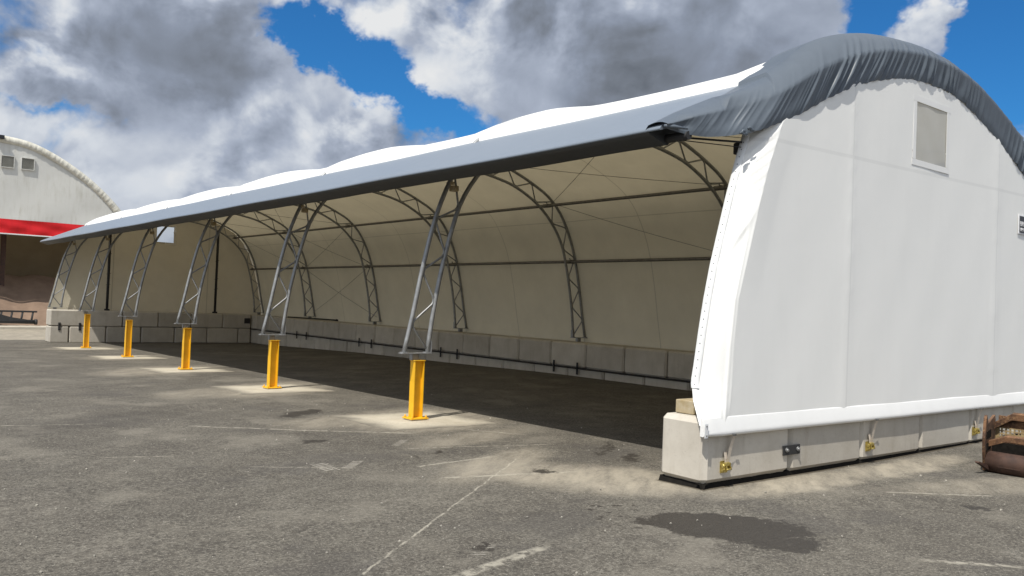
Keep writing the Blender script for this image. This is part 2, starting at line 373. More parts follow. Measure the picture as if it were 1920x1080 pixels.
# ---------------------------------------------------------------- ground
BACKRISE = [(0, .05), (7, .09), (12.5, .15), (18, .12), (24, .12), (28, .07), (34, 0.0), (40, 0.0)]
def gz(x, y):
    yy = min(max(y, -12), 38)
    z = -0.919 - 0.0137 * yy
    k = min(1.0, max(0.0, (x - 1.8) / 6.9)); k = k * k * (3 - 2 * k)
    return z + k * interp(BACKRISE, y)
def axis(lo, hi, step, far):
    a = []; v = lo
    while v <= hi + 1e-6: a.append(v); v += step
    pre = []; d = step; v = lo
    while v > -far: d *= 1.6; v -= d; pre.append(v)
    post = []; d = step; v = a[-1]
    while v < far: d *= 1.6; v += d; post.append(v)
    return pre[::-1] + a + post
def asphalt():
    m, t, b, o = newmat('worn_asphalt'); v = geopos(t); x, y, z = sep(t, v)
    big = noise(t, v, 0.35, 5, 0.6); mid = noise(t, v, 1.7, 6, 0.62); wx = noise(t, vec(t, x, y, 3.0), 2.6, 5, 0.65) - 0.5; wy = noise(t, vec(t, x, y, 9.0), 2.6, 5, 0.65) - 0.5
    streak = noise(t, vec(t, x * 0.5 + y * 0.28, y * 1.6 - x * 1.6, 1.0), 1.6, 6, 0.62)
    gr = noise(t, v, 60, 5, 0.75); vo = voro(t, v, 95); ag = voro(t, v, 120, out='Color')
    agr = sep(t, ag)[0]
    col = mixc(t, lin(big * 0.45 + mid * 0.55 + (noise(t, v, 7.0, 6, 0.7) - 0.5) * 0.35, 0.36, 0.66), (0.082, 0.073, 0.060), (0.156, 0.142, 0.116))
    col = mixc(t, sstep(streak, 0.50, 0.78) * 0.40, col, (0.20, 0.185, 0.155))
    col = mixc(t, lin(gr, 0.42, 0.60) * 0.60, col, (0.040, 0.036, 0.030))
    col = mixc(t, sstep(agr, 0.84, 1.0) * 0.60, col, (0.30, 0.28, 0.235))
    col = mixc(t, sstep(agr, 0.34, 0.04) * 0.0, col, (0.03, 0.03, 0.03))
    g2 = noise(t, v, 34, 2, 0.6); g3 = noise(t, v, 13, 3, 0.7)
    col = mixc(t, sstep(g2, 0.52, 0.74) * 0.52, col, (0.26, 0.238, 0.195)); col = mixc(t, (1.0 - sstep(g2, 0.30, 0.47)) * 0.85, col, (0.042, 0.038, 0.032))
    col = mixc(t, sstep(g3, 0.54, 0.72) * 0.35, col, (0.23, 0.215, 0.18)); col = mixc(t, (1.0 - sstep(g3, 0.30, 0.45)) * 0.35, col, (0.045, 0.041, 0.036))
    blot = noise(t, vec(t, x, y, 21.0), 0.8, 5, 0.6)
    col = mixc(t, sstep(blot, 0.52, 0.68) * 0.38, col, (0.22, 0.20, 0.163)); col = mixc(t, (1.0 - sstep(blot, 0.34, 0.47)) * 0.35, col, (0.060, 0.055, 0.051))
    px = x + wx * 0.55; py = y + wy * 0.55
    hx = noise(t, vec(t, x, y, 5.0), 14.0, 4, 0.7) - 0.5
    fx = x + wx * 0.75 + hx * 0.45; fy = y + wy * 0.75 - hx * 0.45
    def ell(cx, cy, rx, ry, rot=0.0, s0=0.55, s1=1.1, fine=False):
        a = (fx if fine else px) - cx; c = (fy if fine else py) - cy; cr, sr = math.cos(math.radians(rot)), math.sin(math.radians(rot))
        u = (a * cr + c * sr) * (1 / rx); w = (c * cr - a * sr) * (1 / ry)
        return 1.0 - sstep(u * u + w * w, s0, s1)
    def seg(x1, y1, x2, y2, w, wob=0.10):
        L = math.hypot(x2 - x1, y2 - y1); ux, uy = (x2 - x1) / L, (y2 - y1) / L
        a = x + wx * wob - x1; c = y + wy * wob - y1
        al = a * ux + c * uy; pe = mth(t, 'ABSOLUTE', c * ux - a * uy)
        return (1.0 - sstep(pe, w * 0.4, w)) * sstep(al, -0.15, 0.1) * (1.0 - sstep(al, L - 0.1, L + 0.15))
    # pale cement dust round the footings and the corner block
    dust = None
    def acc(q, k):
        nonlocal dust
        dust = q * k if dust is None else mx(dust, q * k)
    acc(ell(0.1, 6.0, 1.9, 1.5, 30, 0.1, 1.2), 0.55)
    acc(ell(-1.2, 6.4, 1.4, 0.8, 20, 0.1, 1.2), 0.40)
    acc(ell(0.0, 12.0, 2.4, 1.3, 40, 0.1, 1.2), 0.55); acc(ell(-1.6, 11.6, 1.6, 0.9, 40, 0.1, 1.2), 0.35)
    acc(ell(-0.6, 18.0, 2.6, 1.4, 40, 0.1, 1.2), 0.5)
    acc(ell(0.0, 24.0, 2.0, 1.3, 40, 0.1, 1.2), 0.4); acc(ell(0.0, 30.0, 2.0, 1.3, 40, 0.1, 1.2), 0.4)
    acc(ell(-0.9, 0.7, 0.9, 1.5, 35, 0.1, 1.3), 0.70); acc(ell(0.9, -0.65, 1.6, 0.42, 0, 0.1, 1.3), 0.72)
    acc(ell(3.1, -0.80, 1.8, 0.36, 0, 0.1, 1.3), 0.60); acc(ell(-1.3, 2.0, 1.6, 0.5, 30, 0.1, 1.2), 0.50); acc(ell(-0.4, 3.9, 1.6, 0.5, 20, 0.1, 1.2), 0.35)
    acc(ell(3.4, -2.2, 2.6, 0.5, -20, 0.1, 1.2), 0.35)
    acc(sstep(y, 37.0, 38.4), 0.75)
    dmod = lin(noise(t, vec(t, x * 1.0 + y * 0.5, y * 3.0 - x * 2.2, 4.0), 1.3, 7, 0.68), 0.30, 0.62, 0.25, 1.0)
    col = mixc(t, dust * dmod, col, (0.40, 0.355, 0.275))
    # chalky scrapes and the pale joint line
    sc = seg(-0.89, 2.17, -3.21, 0.33, 0.015, 0.10); sc = mx(sc, seg(-3.21, 0.33, -5.6, -1.60, 0.016, 0.10))
    for q in ((-4.6, -1.45, -3.3, -1.12, 0.07), (-3.4, 6.75, -2.1, 5.6, 0.05), (-2.1, 5.6, -0.9, 4.7, 0.05), (-1.7, 3.5, 0.2, 2.9, 0.025), (-2.35, 2.30, -1.05, 2.45, 0.03),
              (-0.95, -3.05, -0.55, -3.5, 0.05), (0.05, 4.7, 0.55, 3.8, 0.03), (-2.4, 1.6, -0.9, 1.15, 0.05), (1.4, -1.5, 2.2, -2.2, 0.035), (-3.9, 3.2, -3.0, 2.6, 0.02), (-5.2, 4.6, -4.4, 4.3, 0.02), (-6.0, 8.0, -4.6, 7.6, 0.03)):
        sc = mx(sc, seg(*q))
    brk = sstep(noise(t, v, 9.0, 4, 0.7), 0.36, 0.58)
    col = mixc(t, sc * brk * 0.62, col, (0.40, 0.37, 0.30))
    # tyre-tread scuffs: short parallel pale ticks
    def ticks(x1, y1, x2, y2, w, per):
        L = math.hypot(x2 - x1, y2 - y1); ux, uy = (x2 - x1) / L, (y2 - y1) / L
        a = x - x1; c = y - y1; al = a * ux + c * uy; pe = mth(t, 'ABSOLUTE', c * ux - a * uy)
        wv_ = mth(t, 'PINGPONG', al + (c * ux - a * uy) * 0.5, per / 2)
        return (1.0 - sstep(wv_, per * 0.12, per * 0.22)) * (1.0 - sstep(pe, w * 0.7, w)) * sstep(al, 0, 0.03) * (1.0 - sstep(al, L - 0.03, L))
    tk = ticks(-3.25, 2.56, -3.20, 3.06, 0.12, 0.075); tk = mx(tk, ticks(-3.05, 2.62, -2.70, 2.98, 0.07, 0.075)); tk = mx(tk, ticks(-1.75, 3.75, -1.30, 4.20, 0.06, 0.08)); tk = mx(tk, ticks(-3.9, -1.05, -3.55, -0.80, 0.06, 0.07) * 0.5)
    col = mixc(t, tk * lin(brk, 0, 1, 0.5, 1.0) * 0.8, col, (0.42, 0.39, 0.33))
    # damp and oil stains
    dk = mx(ell(-1.45, -1.50, 0.74, 0.52, -50, 0.75, 1.05, True), ell(-1.68, -1.05, 0.42, 0.22, -10, 0.6, 1.1, True))
    dk = mx(dk, ell(-1.50, -2.05, 0.36, 0.30, 20, 0.6, 1.1, True))
    spat = sstep(noise(t, v, 8.0, 3, 0.55), 0.60, 0.66) * ell(-1.9, -0.6, 0.7, 0.7, 0, 0.3, 1.2)
    dk = mx(dk, spat * 0.9)
    for q in ((-1.46, 3.03, 0.16, 0.11), (-2.48, 4.62, 0.22, 0.13), (0.85, 2.34, 0.55, 0.07), (0.55, 1.50, 0.35, 0.10), (1.49, -2.37, 0.16, 0.12), (-3.71, -0.88, 0.16, 0.10),
              (-1.3, 7.6, 0.8, 0.25), (-1.15, 1.35, 0.14, 0.10), (-1.95, 2.95, 0.10, 0.07), (0.4, 2.05, 0.25, 0.05)):
        dk = mx(dk, ell(q[0], q[1], q[2], q[3], 35, 0.4, 1.15, True) * 0.92)
    dk = mx(dk, ell(-4.6, 7.8, 2.4, 0.8, 40, 0.0, 1.3) * 0.25)
    damp = mixc(t, lin(gr, 0.35, 0.65), (0.020, 0.017, 0.014), (0.052, 0.045, 0.037))
    dk = dk * lin(noise(t, v, 22.0, 4, 0.7), 0.30, 0.50, 0.55, 1.0)
    col = mixc(t, mn(dk * 1.1, 0.94), col, damp)
    wet = mx(1.0 - sstep(mx(mx(mth(t, 'ABSOLUTE', x - 4.6) - 4.97, mth(t, 'ABSOLUTE', y + 0.04) - 0.32), -5.0) + wx * 0.05, 0.0, 0.045), 0.0)
    col = mixc(t, wet * 0.75, col, (0.060, 0.047, 0.030))
    t.links.new(col.k, b.inputs['Base Color'])
    put(t, b.inputs['Roughness'], 0.93 - dk * 0.30); b.inputs['Specular IOR Level'].default_value = 0.22
    bump(t, b, gr * 0.55 + (1.0 - vo) * 0.35 + agr * 0.3 + mid * 0.3, 0.75, 0.006); return m
M['asphalt'] = asphalt()
bm = bmesh.new()
XS = axis(-12, 12, 0.75, 1500); YS = axis(-12, 40, 1.0, 1500)
grid(bm, [[(x, y, gz(x, y)) for x in XS] for y in YS])
bmesh.ops.reverse_faces(bm, faces=bm.faces)
g = link('ground', bm, M['asphalt'], smooth=True); g['kind'] = 'structure'
# raised concrete apron in front of the other shelter
bm = bmesh.new(); box(bm, (-6, 60, -1.42), (60, 23.2, 0.24), bev=0.01)
M['apron'] = concrete('apron_concrete', (0.36, 0.33, 0.27), (0.46, 0.42, 0.35), (0.30, 0.26, 0.2), 0.6)
ap = link('concrete_apron', bm, M['apron']); ap['kind'] = 'structure'
# loose grit
bm = bmesh.new()
for i in range(520):
    a = random.random(); x = -7 + 10 * random.random(); y = -3.8 + 14 * random.random() ** 1.2
    r = 0.004 + 0.010 * random.random() ** 3
    rr = bmesh.ops.create_icosphere(bm, subdivisions=1, radius=r)
    for v in rr['verts']: v.co *= 0.75 + 0.5 * random.random()
    bmesh.ops.translate(bm, verts=rr['verts'], vec=(x, y, gz(x, y) + r * 0.5))
M['grit'] = simple('pale_grit', (0.16, 0.15, 0.125), (0.42, 0.39, 0.33), 3.0, 0.9, 0, 0.1)
gr_ = link('loose_grit', bm, M['grit']); gr_['kind'] = 'stuff'

# ---------------------------------------------------------------- arch profiles, by distance s from the ridge line x = 4.65
CX = 4.65
OUT = [(0, 4.95), (0.9, 4.90), (1.77, 4.74), (2.4, 4.53), (2.85, 4.34), (3.3, 4.11), (3.76, 3.70), (4.15, 3.08), (4.42, 2.40), (4.62, 1.60), (4.78, 0.80), (4.93, 0.13)]
INN = [(0, 4.55), (0.8, 4.50), (1.5, 4.40), (2.15, 4.23), (2.9, 3.86), (3.48, 3.36), (3.86, 2.82), (4.05, 2.30), (4.22, 1.65), (4.36, 0.95), (4.47, 0.13)]
def arch(tab, n=6):
    L = [Vector((CX - s, 0, z)) for s, z in reversed(tab)] + [Vector((CX + s, 0, z)) for s, z in tab[1:]]
    return spline(L, n)
OUTP = arch(OUT); INP = arch(INN)

SH = thing('fabric_shelter', 'long white open-fronted fabric shelter on grey lattice arches with slate grey eave', 'shelter', (4.65, 18.0, -0.70))
# ---- trusses
def inset(P, d):
    return P
def make_truss():
    e = bpy.data.objects.new('truss', None); COL.objects.link(e); e.parent = SH; e.empty_display_size = 0.2
    e.location = Vector((0, 0, 0)) - SH.location
    bm = bmesh.new(); tube(bm, resample(OUTP, 0.22), 0.039, 12); a = link('outer_chord', bm, M['steel'], e)
    bm = bmesh.new(); tube(bm, resample(INP, 0.22), 0.039, 12); b = link('inner_chord', bm, M['steel'], e)
    po = resample(OUTP, 0.02); pi = resample(INP, 0.02); N = 34
    nodes = []
    for k in range(N + 1):
        f = (k + 0.12) / (N + 0.24)
        src = pi if k % 2 == 0 else po
        nodes.append(src[min(len(src) - 1, int(f * (len(src) - 1)))])
    pts = []
    for k, p in enumerate(nodes):           # bent rod: short flat at each bend
        if 0 < k < len(nodes) - 1:
            pts += [p + (nodes[k - 1] - p).normalized() * 0.075, p + ((nodes[k - 1] - p).normalized() + (nodes[k + 1] - p).normalized()) * 0.028, p + (nodes[k + 1] - p).normalized() * 0.075]
        else: pts.append(p)
    bm = bmesh.new(); tube(bm, pts, 0.0195, 8); link('web_rod', bm, M['steel'], e)
    for s in (-1, 1):
        bm = bmesh.new()
        box(bm, (CX + s * 4.70, 0, 0.122), (0.60, 0.13, 0.016), bev=0.003)
        box(bm, (CX + s * 4.64, 0.035, 0.062), (0.012, 0.09, 0.112)); box(bm, (CX + s * 4.76, 0.035, 0.062), (0.012, 0.09, 0.112))
        box(bm, (CX + s * 4.70, 0.0, 0.062), (0.10, 0.012, 0.112))
        box(bm, (CX + s * 4.41, 0.0, 0.24), (0.012, 0.09, 0.20)); box(bm, (CX + s * 4.93, 0, 0.137), (0.10, 0.10, 0.014)); box(bm, (CX + s * 4.47, 0, 0.137), (0.10, 0.10, 0.014))
        link('base_plate', bm, M['steel'], e)
    bm = bmesh.new(); box(bm, (0.60, 0, 2.98), (0.12, 0.14, 0.10), bev=0.02); box(bm, (0.52, 0.0, 3.06), (0.07, 0.16, 0.06), bev=0.012)
    tube(bm, [(0.60, -0.09, 2.98), (0.60, 0.09, 2.98)], 0.03, 8)
    link('eave_clamp', bm, M['timber'], e)
    return e
tr0 = make_truss()
tr0.location.y -= 0.16; tr0.location.x += 0.14
for k in range(1, 7):
    c = tr0.copy(); COL.objects.link(c); c.location = tr0.location + Vector((-0.14, 6.0 * k + 0.16, 0))
    for ch in list(tr0.children):
        d = ch.copy(); COL.objects.link(d); d.parent = c
bpy.data.objects.remove(next(o for o in tr0.children if o.name.startswith('eave_clamp')))     # the gable arch carries none
# ---- purlins
for (s, z) in ((-3.28, 3.85), (3.28, 3.85), (4.25, 2.32), (0.0, 4.75)):
    bm = bmesh.new(); tube(bm, [(CX + s, 0.0 + 0.5 * i, z) for i in range(73)], 0.042, 10)
    for k in range(7):
        y = 6.0 * k
        ox = 0.16 if s > 0 else -0.16
        tube(bm, [(CX + s - ox * 0.9, y, z - 0.03), (CX + s, y, z), (CX + s + ox * 0.5, y, z + 0.03)], 0.018, 6)
        tube(bm, [(CX + s, y - 0.16, z), (CX + s, y + 0.16, z)], 0.056, 10)
        tube(bm, [(CX + s, y - 0.02, z), (CX + s - ox * 0.3, y, z + 0.10)], 0.016, 6)
    wpart('purlin', bm, M['dull_steel'], SH)
# ---- bracing wires
def wire(a, b, r=0.0065):
    bm = bmesh.new(); A, B = Vector(a), Vector(b)
    tube(bm, [A.lerp(B, i / 8) - Vector((0, 0, 0.05 * math.sin(math.pi * i / 8))) for i in range(9)], r, 5); wpart('bracing_wire', bm, M['dull_steel'], SH)
for k in (0, 1, 4, 5):
    y0, y1 = 6.0 * k + 0.05, 6.0 * k + 5.95
    wire((8.05, y1, 3.93), (8.95, y0, 2.30)); 
    if k in (4,): wire((8.05, y0, 3.93), (8.95, y1, 2.30)); wire((8.95, y0, 2.3), (9.45, y1, 0.3)); wire((8.95, y1, 2.3), (9.45, y0, 0.3))
    if k in (1, 4): wire((4.65, y0, 4.72), (8.05, y1, 3.93))
    wire((4.65, y1, 4.72), (8.05, y0, 3.93))
# ---- roof cover: from the canopy line over the ridge and down behind the back wall
def roofz(p, y, off):
    return p
ROOFP = []
_pp = arch(OUT, 8)
_pp = resample(_pp, 0.10)
for i, p in enumerate(_pp):
    a = _pp[max(0, i - 1)]; b = _pp[min(len(_pp) - 1, i + 1)]; d = (b - a).normalized(); ROOFP.append((p, Vector((-d.z, 0, d.x))))
def hump(y):
    k = min(abs(y - 6.0 * j) for j in range(-1, 8))
    return math.exp(-(k / 0.75) ** 2) * 0.6 + max(0, 1 - k / 3.0) ** 2 * 0.4
start = next(i for i, (p, n) in enumerate(ROOFP) if p.x > 0.98 )
bm = bmesh.new(); rows = []
ys = []
y = -0.12
while y < 36.5: ys.append(y); y += 0.25
for y in ys:
    row = [(0.95, y, 3.775), (1.06, y, 3.835)]
    for i in range(start + 1, len(ROOFP)):
        p, nn = ROOFP[i]; s = p.x - CX
        w = min(1.0, max(0.0, (i - start) / 6.0))
        sag = 0.145 * (1 - hump(y)) * w
        if y < 1.2: sag *= max(0.25, (y + 0.12) / 1.3) 
        if s > 3.2: sag *= max(0.35, 1 - (s - 3.2) / 2.2)
        off = 0.042 - sag
        row.append((p.x + nn.x * off, y, p.z + nn.z * off))
    a = Vector(row[-1]); row.append((a.x + 0.05, y, -0.25))
    rows.append(row)
grid(bm, rows); wpart('roof_cover', bm, M['roof'], SH, True)
ROOF_START = rows[0][0]
# ---- eave canopy: sloped slate-grey band wrapped round an eave tube
sec = [(1.12, 3.90), (0.6, 3.655), (0.1, 3.42), (-0.35, 3.208), (-0.60, 3.090), (-0.675, 3.052), (-0.712, 3.024), (-0.722, 3.000), (-0.715, 2.985), (-0.60, 3.02), (-0.30, 3.15)]
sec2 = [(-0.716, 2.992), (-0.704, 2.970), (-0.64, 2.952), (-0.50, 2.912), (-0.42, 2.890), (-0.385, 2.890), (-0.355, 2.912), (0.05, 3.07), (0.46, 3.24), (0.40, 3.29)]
bm = bmesh.new(); rows = []
yy = 0.12
while yy < 36.45:
    row = []
    for j, (x, z) in enumerate(sec):
        q = 0.010 * math.sin(yy * 1.05 + j * 0.3) * math.sin(yy * 0.37) if 0 < j < 6 else 0.0
        sagk = -0.012 * (1 - math.cos(2 * math.pi * yy / 6.0)) * 0.5
        row.append((x, yy, z + q + sagk))
    rows.append(row); yy += 0.2
bm2 = bmesh.new(); grid(bm2, rows); 
for end in (rows[0], rows[-1]):
    vs = [bm2.verts.new(p) for p in end[1:]]; bm2.faces.new(vs)
wpart('eave_canopy', bm2, M['grey'], SH, False)
bm.free()
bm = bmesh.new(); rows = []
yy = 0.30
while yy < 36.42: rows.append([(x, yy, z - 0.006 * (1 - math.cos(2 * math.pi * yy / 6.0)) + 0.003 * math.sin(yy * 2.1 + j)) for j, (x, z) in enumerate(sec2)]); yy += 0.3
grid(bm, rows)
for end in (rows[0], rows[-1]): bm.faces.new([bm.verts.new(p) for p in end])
M['eave_shade'] = simple('slate_grey_pvc_shaded', (0.034, 0.038, 0.042), (0.046, 0.051, 0.056), 1.5, 0.6, 0, 0.1, 20)  # underside of the eave: its shade put into a darker cloth colour
wpart('eave_underside', bm, M['eave_shade'], SH)
# eave tube end stub and tie rod in the gap by the gable
bm = bmesh.new(); tube(bm, [(-0.40, -0.02, 2.955), (-0.40, 0.5, 2.955)], 0.05, 12); tube(bm, [(-0.38, 0.2, 2.97), (0.42, -0.12, 2.99)], 0.012, 6); tube(bm, [(-0.38, 0.2, 2.94), (0.42, -0.12, 2.93)], 0.006, 5)
box(bm, (0.52, -0.02, 2.94), (0.10, 0.12, 0.14), bev=0.02)
wpart('eave_tube', bm, M['dark_steel'], SH)

# ---- near gable
YG = -0.372
EDGE = [(-0.22, -0.46, -0.352), (-0.12, -0.43, -0.29), (0.03, -0.345, -0.16), (0.229, -0.304, -0.1), (0.434, -0.265, -0.1), (0.795, -0.206, -0.1), (1.146, -0.138, -0.1), (1.517, -0.05, -0.1), (1.878, 0.057, -0.1), (2.327, 0.194, -0.1), (2.776, 0.35, -0.1), (3.176, 0.506, -0.1), (3.391, 0.614, -0.1)]
CREASE = [(-0.22, 0.02), (0.2, 0.05), (0.63, 0.06), (1.16, 0.12), (1.71, 0.29), (2.27, 0.46), (2.65, 0.59), (3.29, 0.87), (3.5, 0.97)]
def outz(x):
    s = abs(x - CX); return interp(OUT, s)
def gable_rows():
    rows = []; nz = 110
    for i in range(nz + 1):
        rows.append(-0.22 + (4.52 + 0.22) * i / nz)
    return rows
bm = bmesh.new(); rows = []
ZS = gable_rows()
def xmax_at(z):          # right hand limit of the gable at height z
    best = CX
    for k in range(0, 495):
        s = k * 0.01
        if interp(OUT, s) - (0.38 - 0.24 * min(1.0, max(0.0, (s - 2.6) / 0.9))) >= z: best = CX + s
    return best
def dist_wave(x, z):
    d = 0.0
    for px, lean in ((2.42, 0.010), (6.82, -0.004)):
        q = x - (px + lean * (z - 2))
        d += 0.014 * math.exp(-(abs(q) / 0.10)) * (1 if q < 0 else 0.65)
    b0, b1 = (0.2, 2.42) if x < 2.42 else (2.42, 6.82) if x < 6.82 else (6.82, 9.9)
    d += -0.014 * math.sin(math.pi * min(1, max(0, (x - b0) / (b1 - b0)))) * math.sin(math.pi * min(1, max(0, (z + 0.2) / 4.6)))
    d += 0.003 * math.sin(2.1 * x + 1.7 * z) + 0.0012 * math.sin(5.3 * x - 3.1 * z + 1)
    hz = 3.02 + 0.02 * x
    return d
for z in ZS:
    row = []
    e = interp(EDGE, z); xr = xmax_at(z); xl = CX - (xr - CX) if z > 3.3 else None
    if z <= 3.3:
        ex, ey = e; cx = interp(CREASE, z)
        if cx < ex + 0.03: cx = ex + 0.03
        k = min(1, max(0, (0.35 - z) / 0.55))
        NW = 22
        for j in range(NW + 1):
            f = (j / NW) ** 0.8
            # edge -> rounded corner -> crease
            p0 = Vector((ex, ey)); p2 = Vector((cx, YG)); p1 = (p0 + p2) * 0.5 + Vector((-0.030, -0.055))
            q = p0 * (1 - f) ** 2 + p1 * 2 * f * (1 - f) + p2 * f * f
            amp = math.sin(math.pi * f)
            # folds: diagonal tight wrinkles high up, long vertical ones low down
            w = 0.0
            if z > 2.2:
                w += 0.024 * min(1, (z - 2.2) / 0.4) * max(0, math.sin((z * 1.0 - f * 0.42) * 2 * math.pi / 0.17 + 1.2 * math.sin(z * 5))) ** 2
            if 1.2 < z < 2.4: w += 0.016 * math.exp(-((z - 1.75 - f * 0.35) / 0.10) ** 2) * math.sin(math.pi * f)
            w += 0.030 * math.exp(-((f - 0.86 - 0.03 * math.sin(z * 2.0)) / 0.05) ** 2) * min(1, max(0, (2.2 - z))) 
            w += 0.016 * k * (1 - 0.7 * max(0, -z) / 0.22) * max(0, math.sin(2 * math.pi * (f * 3.2 + 0.25 * z))) 
            w += 0.012 * math.exp(-((z - 1.35 - f * 0.9) / 0.06) ** 2)
            dn = Vector((-0.75, -0.66)) * (w * 1.0 * (0.25 + 0.75 * amp)) * (0 if j == 0 else 1)
            row.append((q.x + dn.x, q.y + dn.y, z))
        x0 = cx
    else:
        x0 = CX - (xr - CX)
        x0 = max(x0, 0.92)
        for j in range(23): row.append((x0 - 0.0001 * (22 - j), YG + 0.0, z))
    NX = 110
    for j in range(1, NX + 1):
        x = x0 + (xr - x0) * (j / NX) ** 1.5
        if z > 3.3: fade = min(1, (x - x0) / 0.3, (xr - x) / 0.3)
        else: fade = min(1, (x - x0) / 0.35)
        row.append((x, YG - dist_wave(x, z) * max(0, fade), z))
    rows.append(row)
# leave the window opening free
WX0, WX1, WZ0, WZ1 = 4.02, 5.04, 3.22, 4.14
V = [[bm.verts.new(p) for p in r] for r in rows]
for i in range(len(V) - 1):
    for j in range(len(V[0]) - 1):
        q = (V[i][j], V[i + 1][j], V[i + 1][j + 1], V[i][j + 1])
        c = sum((v.co for v in q), Vector()) / 4
        if WX0 < c.x < WX1 and WZ0 < c.z < WZ1: continue
        if len({tuple(v.co) for v in q}) < 4: continue
        f = bm.faces.new(q); f.smooth = True
GP = wpart('gable_panel', bm, M['gable'], SH, True)
def window(parent, x0, x1, z0, z1, y, fmat, gmat, sgn):
    bm = bmesh.new(); b = 0.085
    for c, s in (((x0 + x1) / 2, z1 + b / 2 - 0.012, x1 - x0 + 2 * b, b), ((x0 + x1) / 2, z0 - b / 2 + 0.012, x1 - x0 + 2 * b, b)) and [(((x0 + x1) / 2, z1 + b / 2 - .02), (x1 - x0 + 2 * b, b)), (((x0 + x1) / 2, z0 - b / 2 + .02), (x1 - x0 + 2 * b, b)), ((x0 - b / 2 + .02, (z0 + z1) / 2), (b, z1 - z0 - .045)), ((x1 + b / 2 - .02, (z0 + z1) / 2), (b, z1 - z0 - .045))]:
        box(bm, (c[0], y + sgn * 0.010, c[1]), (s[0], 0.004, s[1]))
    fr = wpart('window_frame', bm, fmat, parent)
    bm = bmesh.new(); grid(bm, [[(x0 - .01 + (x1 - x0 + .02) * i / 8, y + 0.004 * math.sin(i * 1.3 + j), z0 - .01 + (z1 - z0 + .02) * j / 8) for i in range(9)] for j in range(9)])
    wpart('window_pane', bm, gmat, parent, True)
window(GP, WX0 + 0.03, WX1 - 0.03, WZ0 + 0.03, WZ1 - 0.03, YG + 0.012, M['sleeve'], M['clear'], -1)
# lacing strip with eyelets along the open edge
bm = bmesh.new(); rows = []
zz = [0.16 + (3.25 - 0.16) * i / 60 for i in range(61)]
for z in zz:
    ex, ey = interp(EDGE, z)
    cx_ = interp(CREASE, z); d_ = Vector((cx_ - ex, YG - ey)).normalized(); d_ = (d_ + Vector((-0.25, -0.35))).normalized(); n_ = Vector((d_.y, -d_.x))
    rows.append([tuple(Vector((ex, ey)) + d_ * a_ + n_ * b_) + (z,) for a_, b_ in ((-0.012, -0.004), (-0.010, 0.006), (0.03, 0.008), (0.072, 0.007), (0.078, -0.004))])
grid(bm, rows)
for k in range(34):
    z = 0.2 + k * 0.09; ex, ey = interp(EDGE, z)
    r_ = bmesh.ops.create_circle(bm, cap_ends=True, radius=0.007, segments=8)
    bmesh.ops.rotate(bm, verts=r_['verts'], cent=(0, 0, 0), matrix=Matrix.Rotation(-math.pi / 2, 3, 'Y'))
    cx_ = interp(CREASE, z); d_ = Vector((cx_ - ex, YG - ey)).normalized(); d_ = (d_ + Vector((-0.25, -0.35))).normalized(); q_ = Vector((ex, ey)) + d_ * 0.03 + Vector((d_.y, -d_.x)) * 0.0105
    bmesh.ops.translate(bm, verts=r_['verts'], vec=(q_.x, q_.y, z))
    for f in set(f for v in r_['verts'] for f in v.link_faces): f.material_index = 1
wpart('lacing_strip', bm, [M['white_plate'], M['dark_steel']], SH)
# bottom sleeve with its pipe
bm = bmesh.new(); sect = [(YG + 0.01, -0.130), (YG - 0.004, -0.140), (YG - 0.007, -0.150), (YG - 0.043, -0.275), (YG - 0.046, -0.290), (YG - 0.050, -0.312), (YG - 0.044, -0.334), (YG - 0.022, -0.345), (YG + 0.012, -0.338)]
rows = []
x = -0.46
while x < 9.9:
    k = min(1.0, max(0.0, (x + 0.46) / 0.35))
    wob = 0.0025 * math.sin(x * 1.3) + 0.0006 * math.sin(x * 6.1)
    rows.append([(x, yv + wob * (j / 8), zv * 1.0 + wob * 0.7 + 0.012 * (1 - k) * (j > 4)) for j, (yv, zv) in enumerate(sect)]); x += 0.08
grid(bm, rows)
for r_ in (rows[0], rows[-1]): bm.faces.new([bm.verts.new(p) for p in r_])
SL = wpart('base_sleeve', bm, M['sleeve'], SH)
bm = bmesh.new(); box(bm, (-0.445, YG - 0.062, -0.265), (0.055, 0.006, 0.155), bev=0.004)
for z in (-0.215, -0.315): tube(bm, [(-0.445, YG - 0.064, z), (-0.445, YG - 0.072, z)], 0.008, 8, mat=1)

wpart('end_plate', bm, [M['white_plate'], M['dull_steel']], SL)
# sign on the gable, cut by the frame
SG_Z0, SG_Z1, SG_X = 2.535, 2.815, 7.66
bm = bmesh.new(); box(bm, (SG_X + 0.40, YG - 0.008, (SG_Z0 + SG_Z1) / 2), (0.86, 0.010, SG_Z1 - SG_Z0 + 0.04), bev=0.003); sg = wpart('sign', bm, M['sign_white'], GP)
bm = bmesh.new(); box(bm, (SG_X + 0.41, YG - 0.0155, (SG_Z0 + SG_Z1) / 2), (0.80, 0.004, SG_Z1 - SG_Z0)); wpart('sign_face', bm, M['sign_black'], sg)
def text_mesh(s, size, loc, parent, mat, name='lettering'):
    cu = bpy.data.curves.new(name, 'FONT'); cu.body = s; cu.size = size; cu.extrude = 0.0015
    tmp = bpy.data.objects.new(name, cu); COL.objects.link(tmp)
    bpy.context.view_layer.update()
    me = bpy.data.meshes.new_from_object(tmp.evaluated_get(bpy.context.evaluated_depsgraph_get()))
    bpy.data.objects.remove(tmp); me.materials.append(mat)
    R = Matrix.Rotation(math.pi / 2, 4, 'X'); me.transform(Matrix.Translation(loc) @ R)
    bm = bmesh.new(); bm.from_mesh(me); bpy.data.meshes.remove(me); return wpart(name, bm, mat, parent)
text_mesh('BRI', 0.115, (SG_X + 0.022, YG - 0.0195, SG_Z0 + 0.112), sg, M['sign_white'])
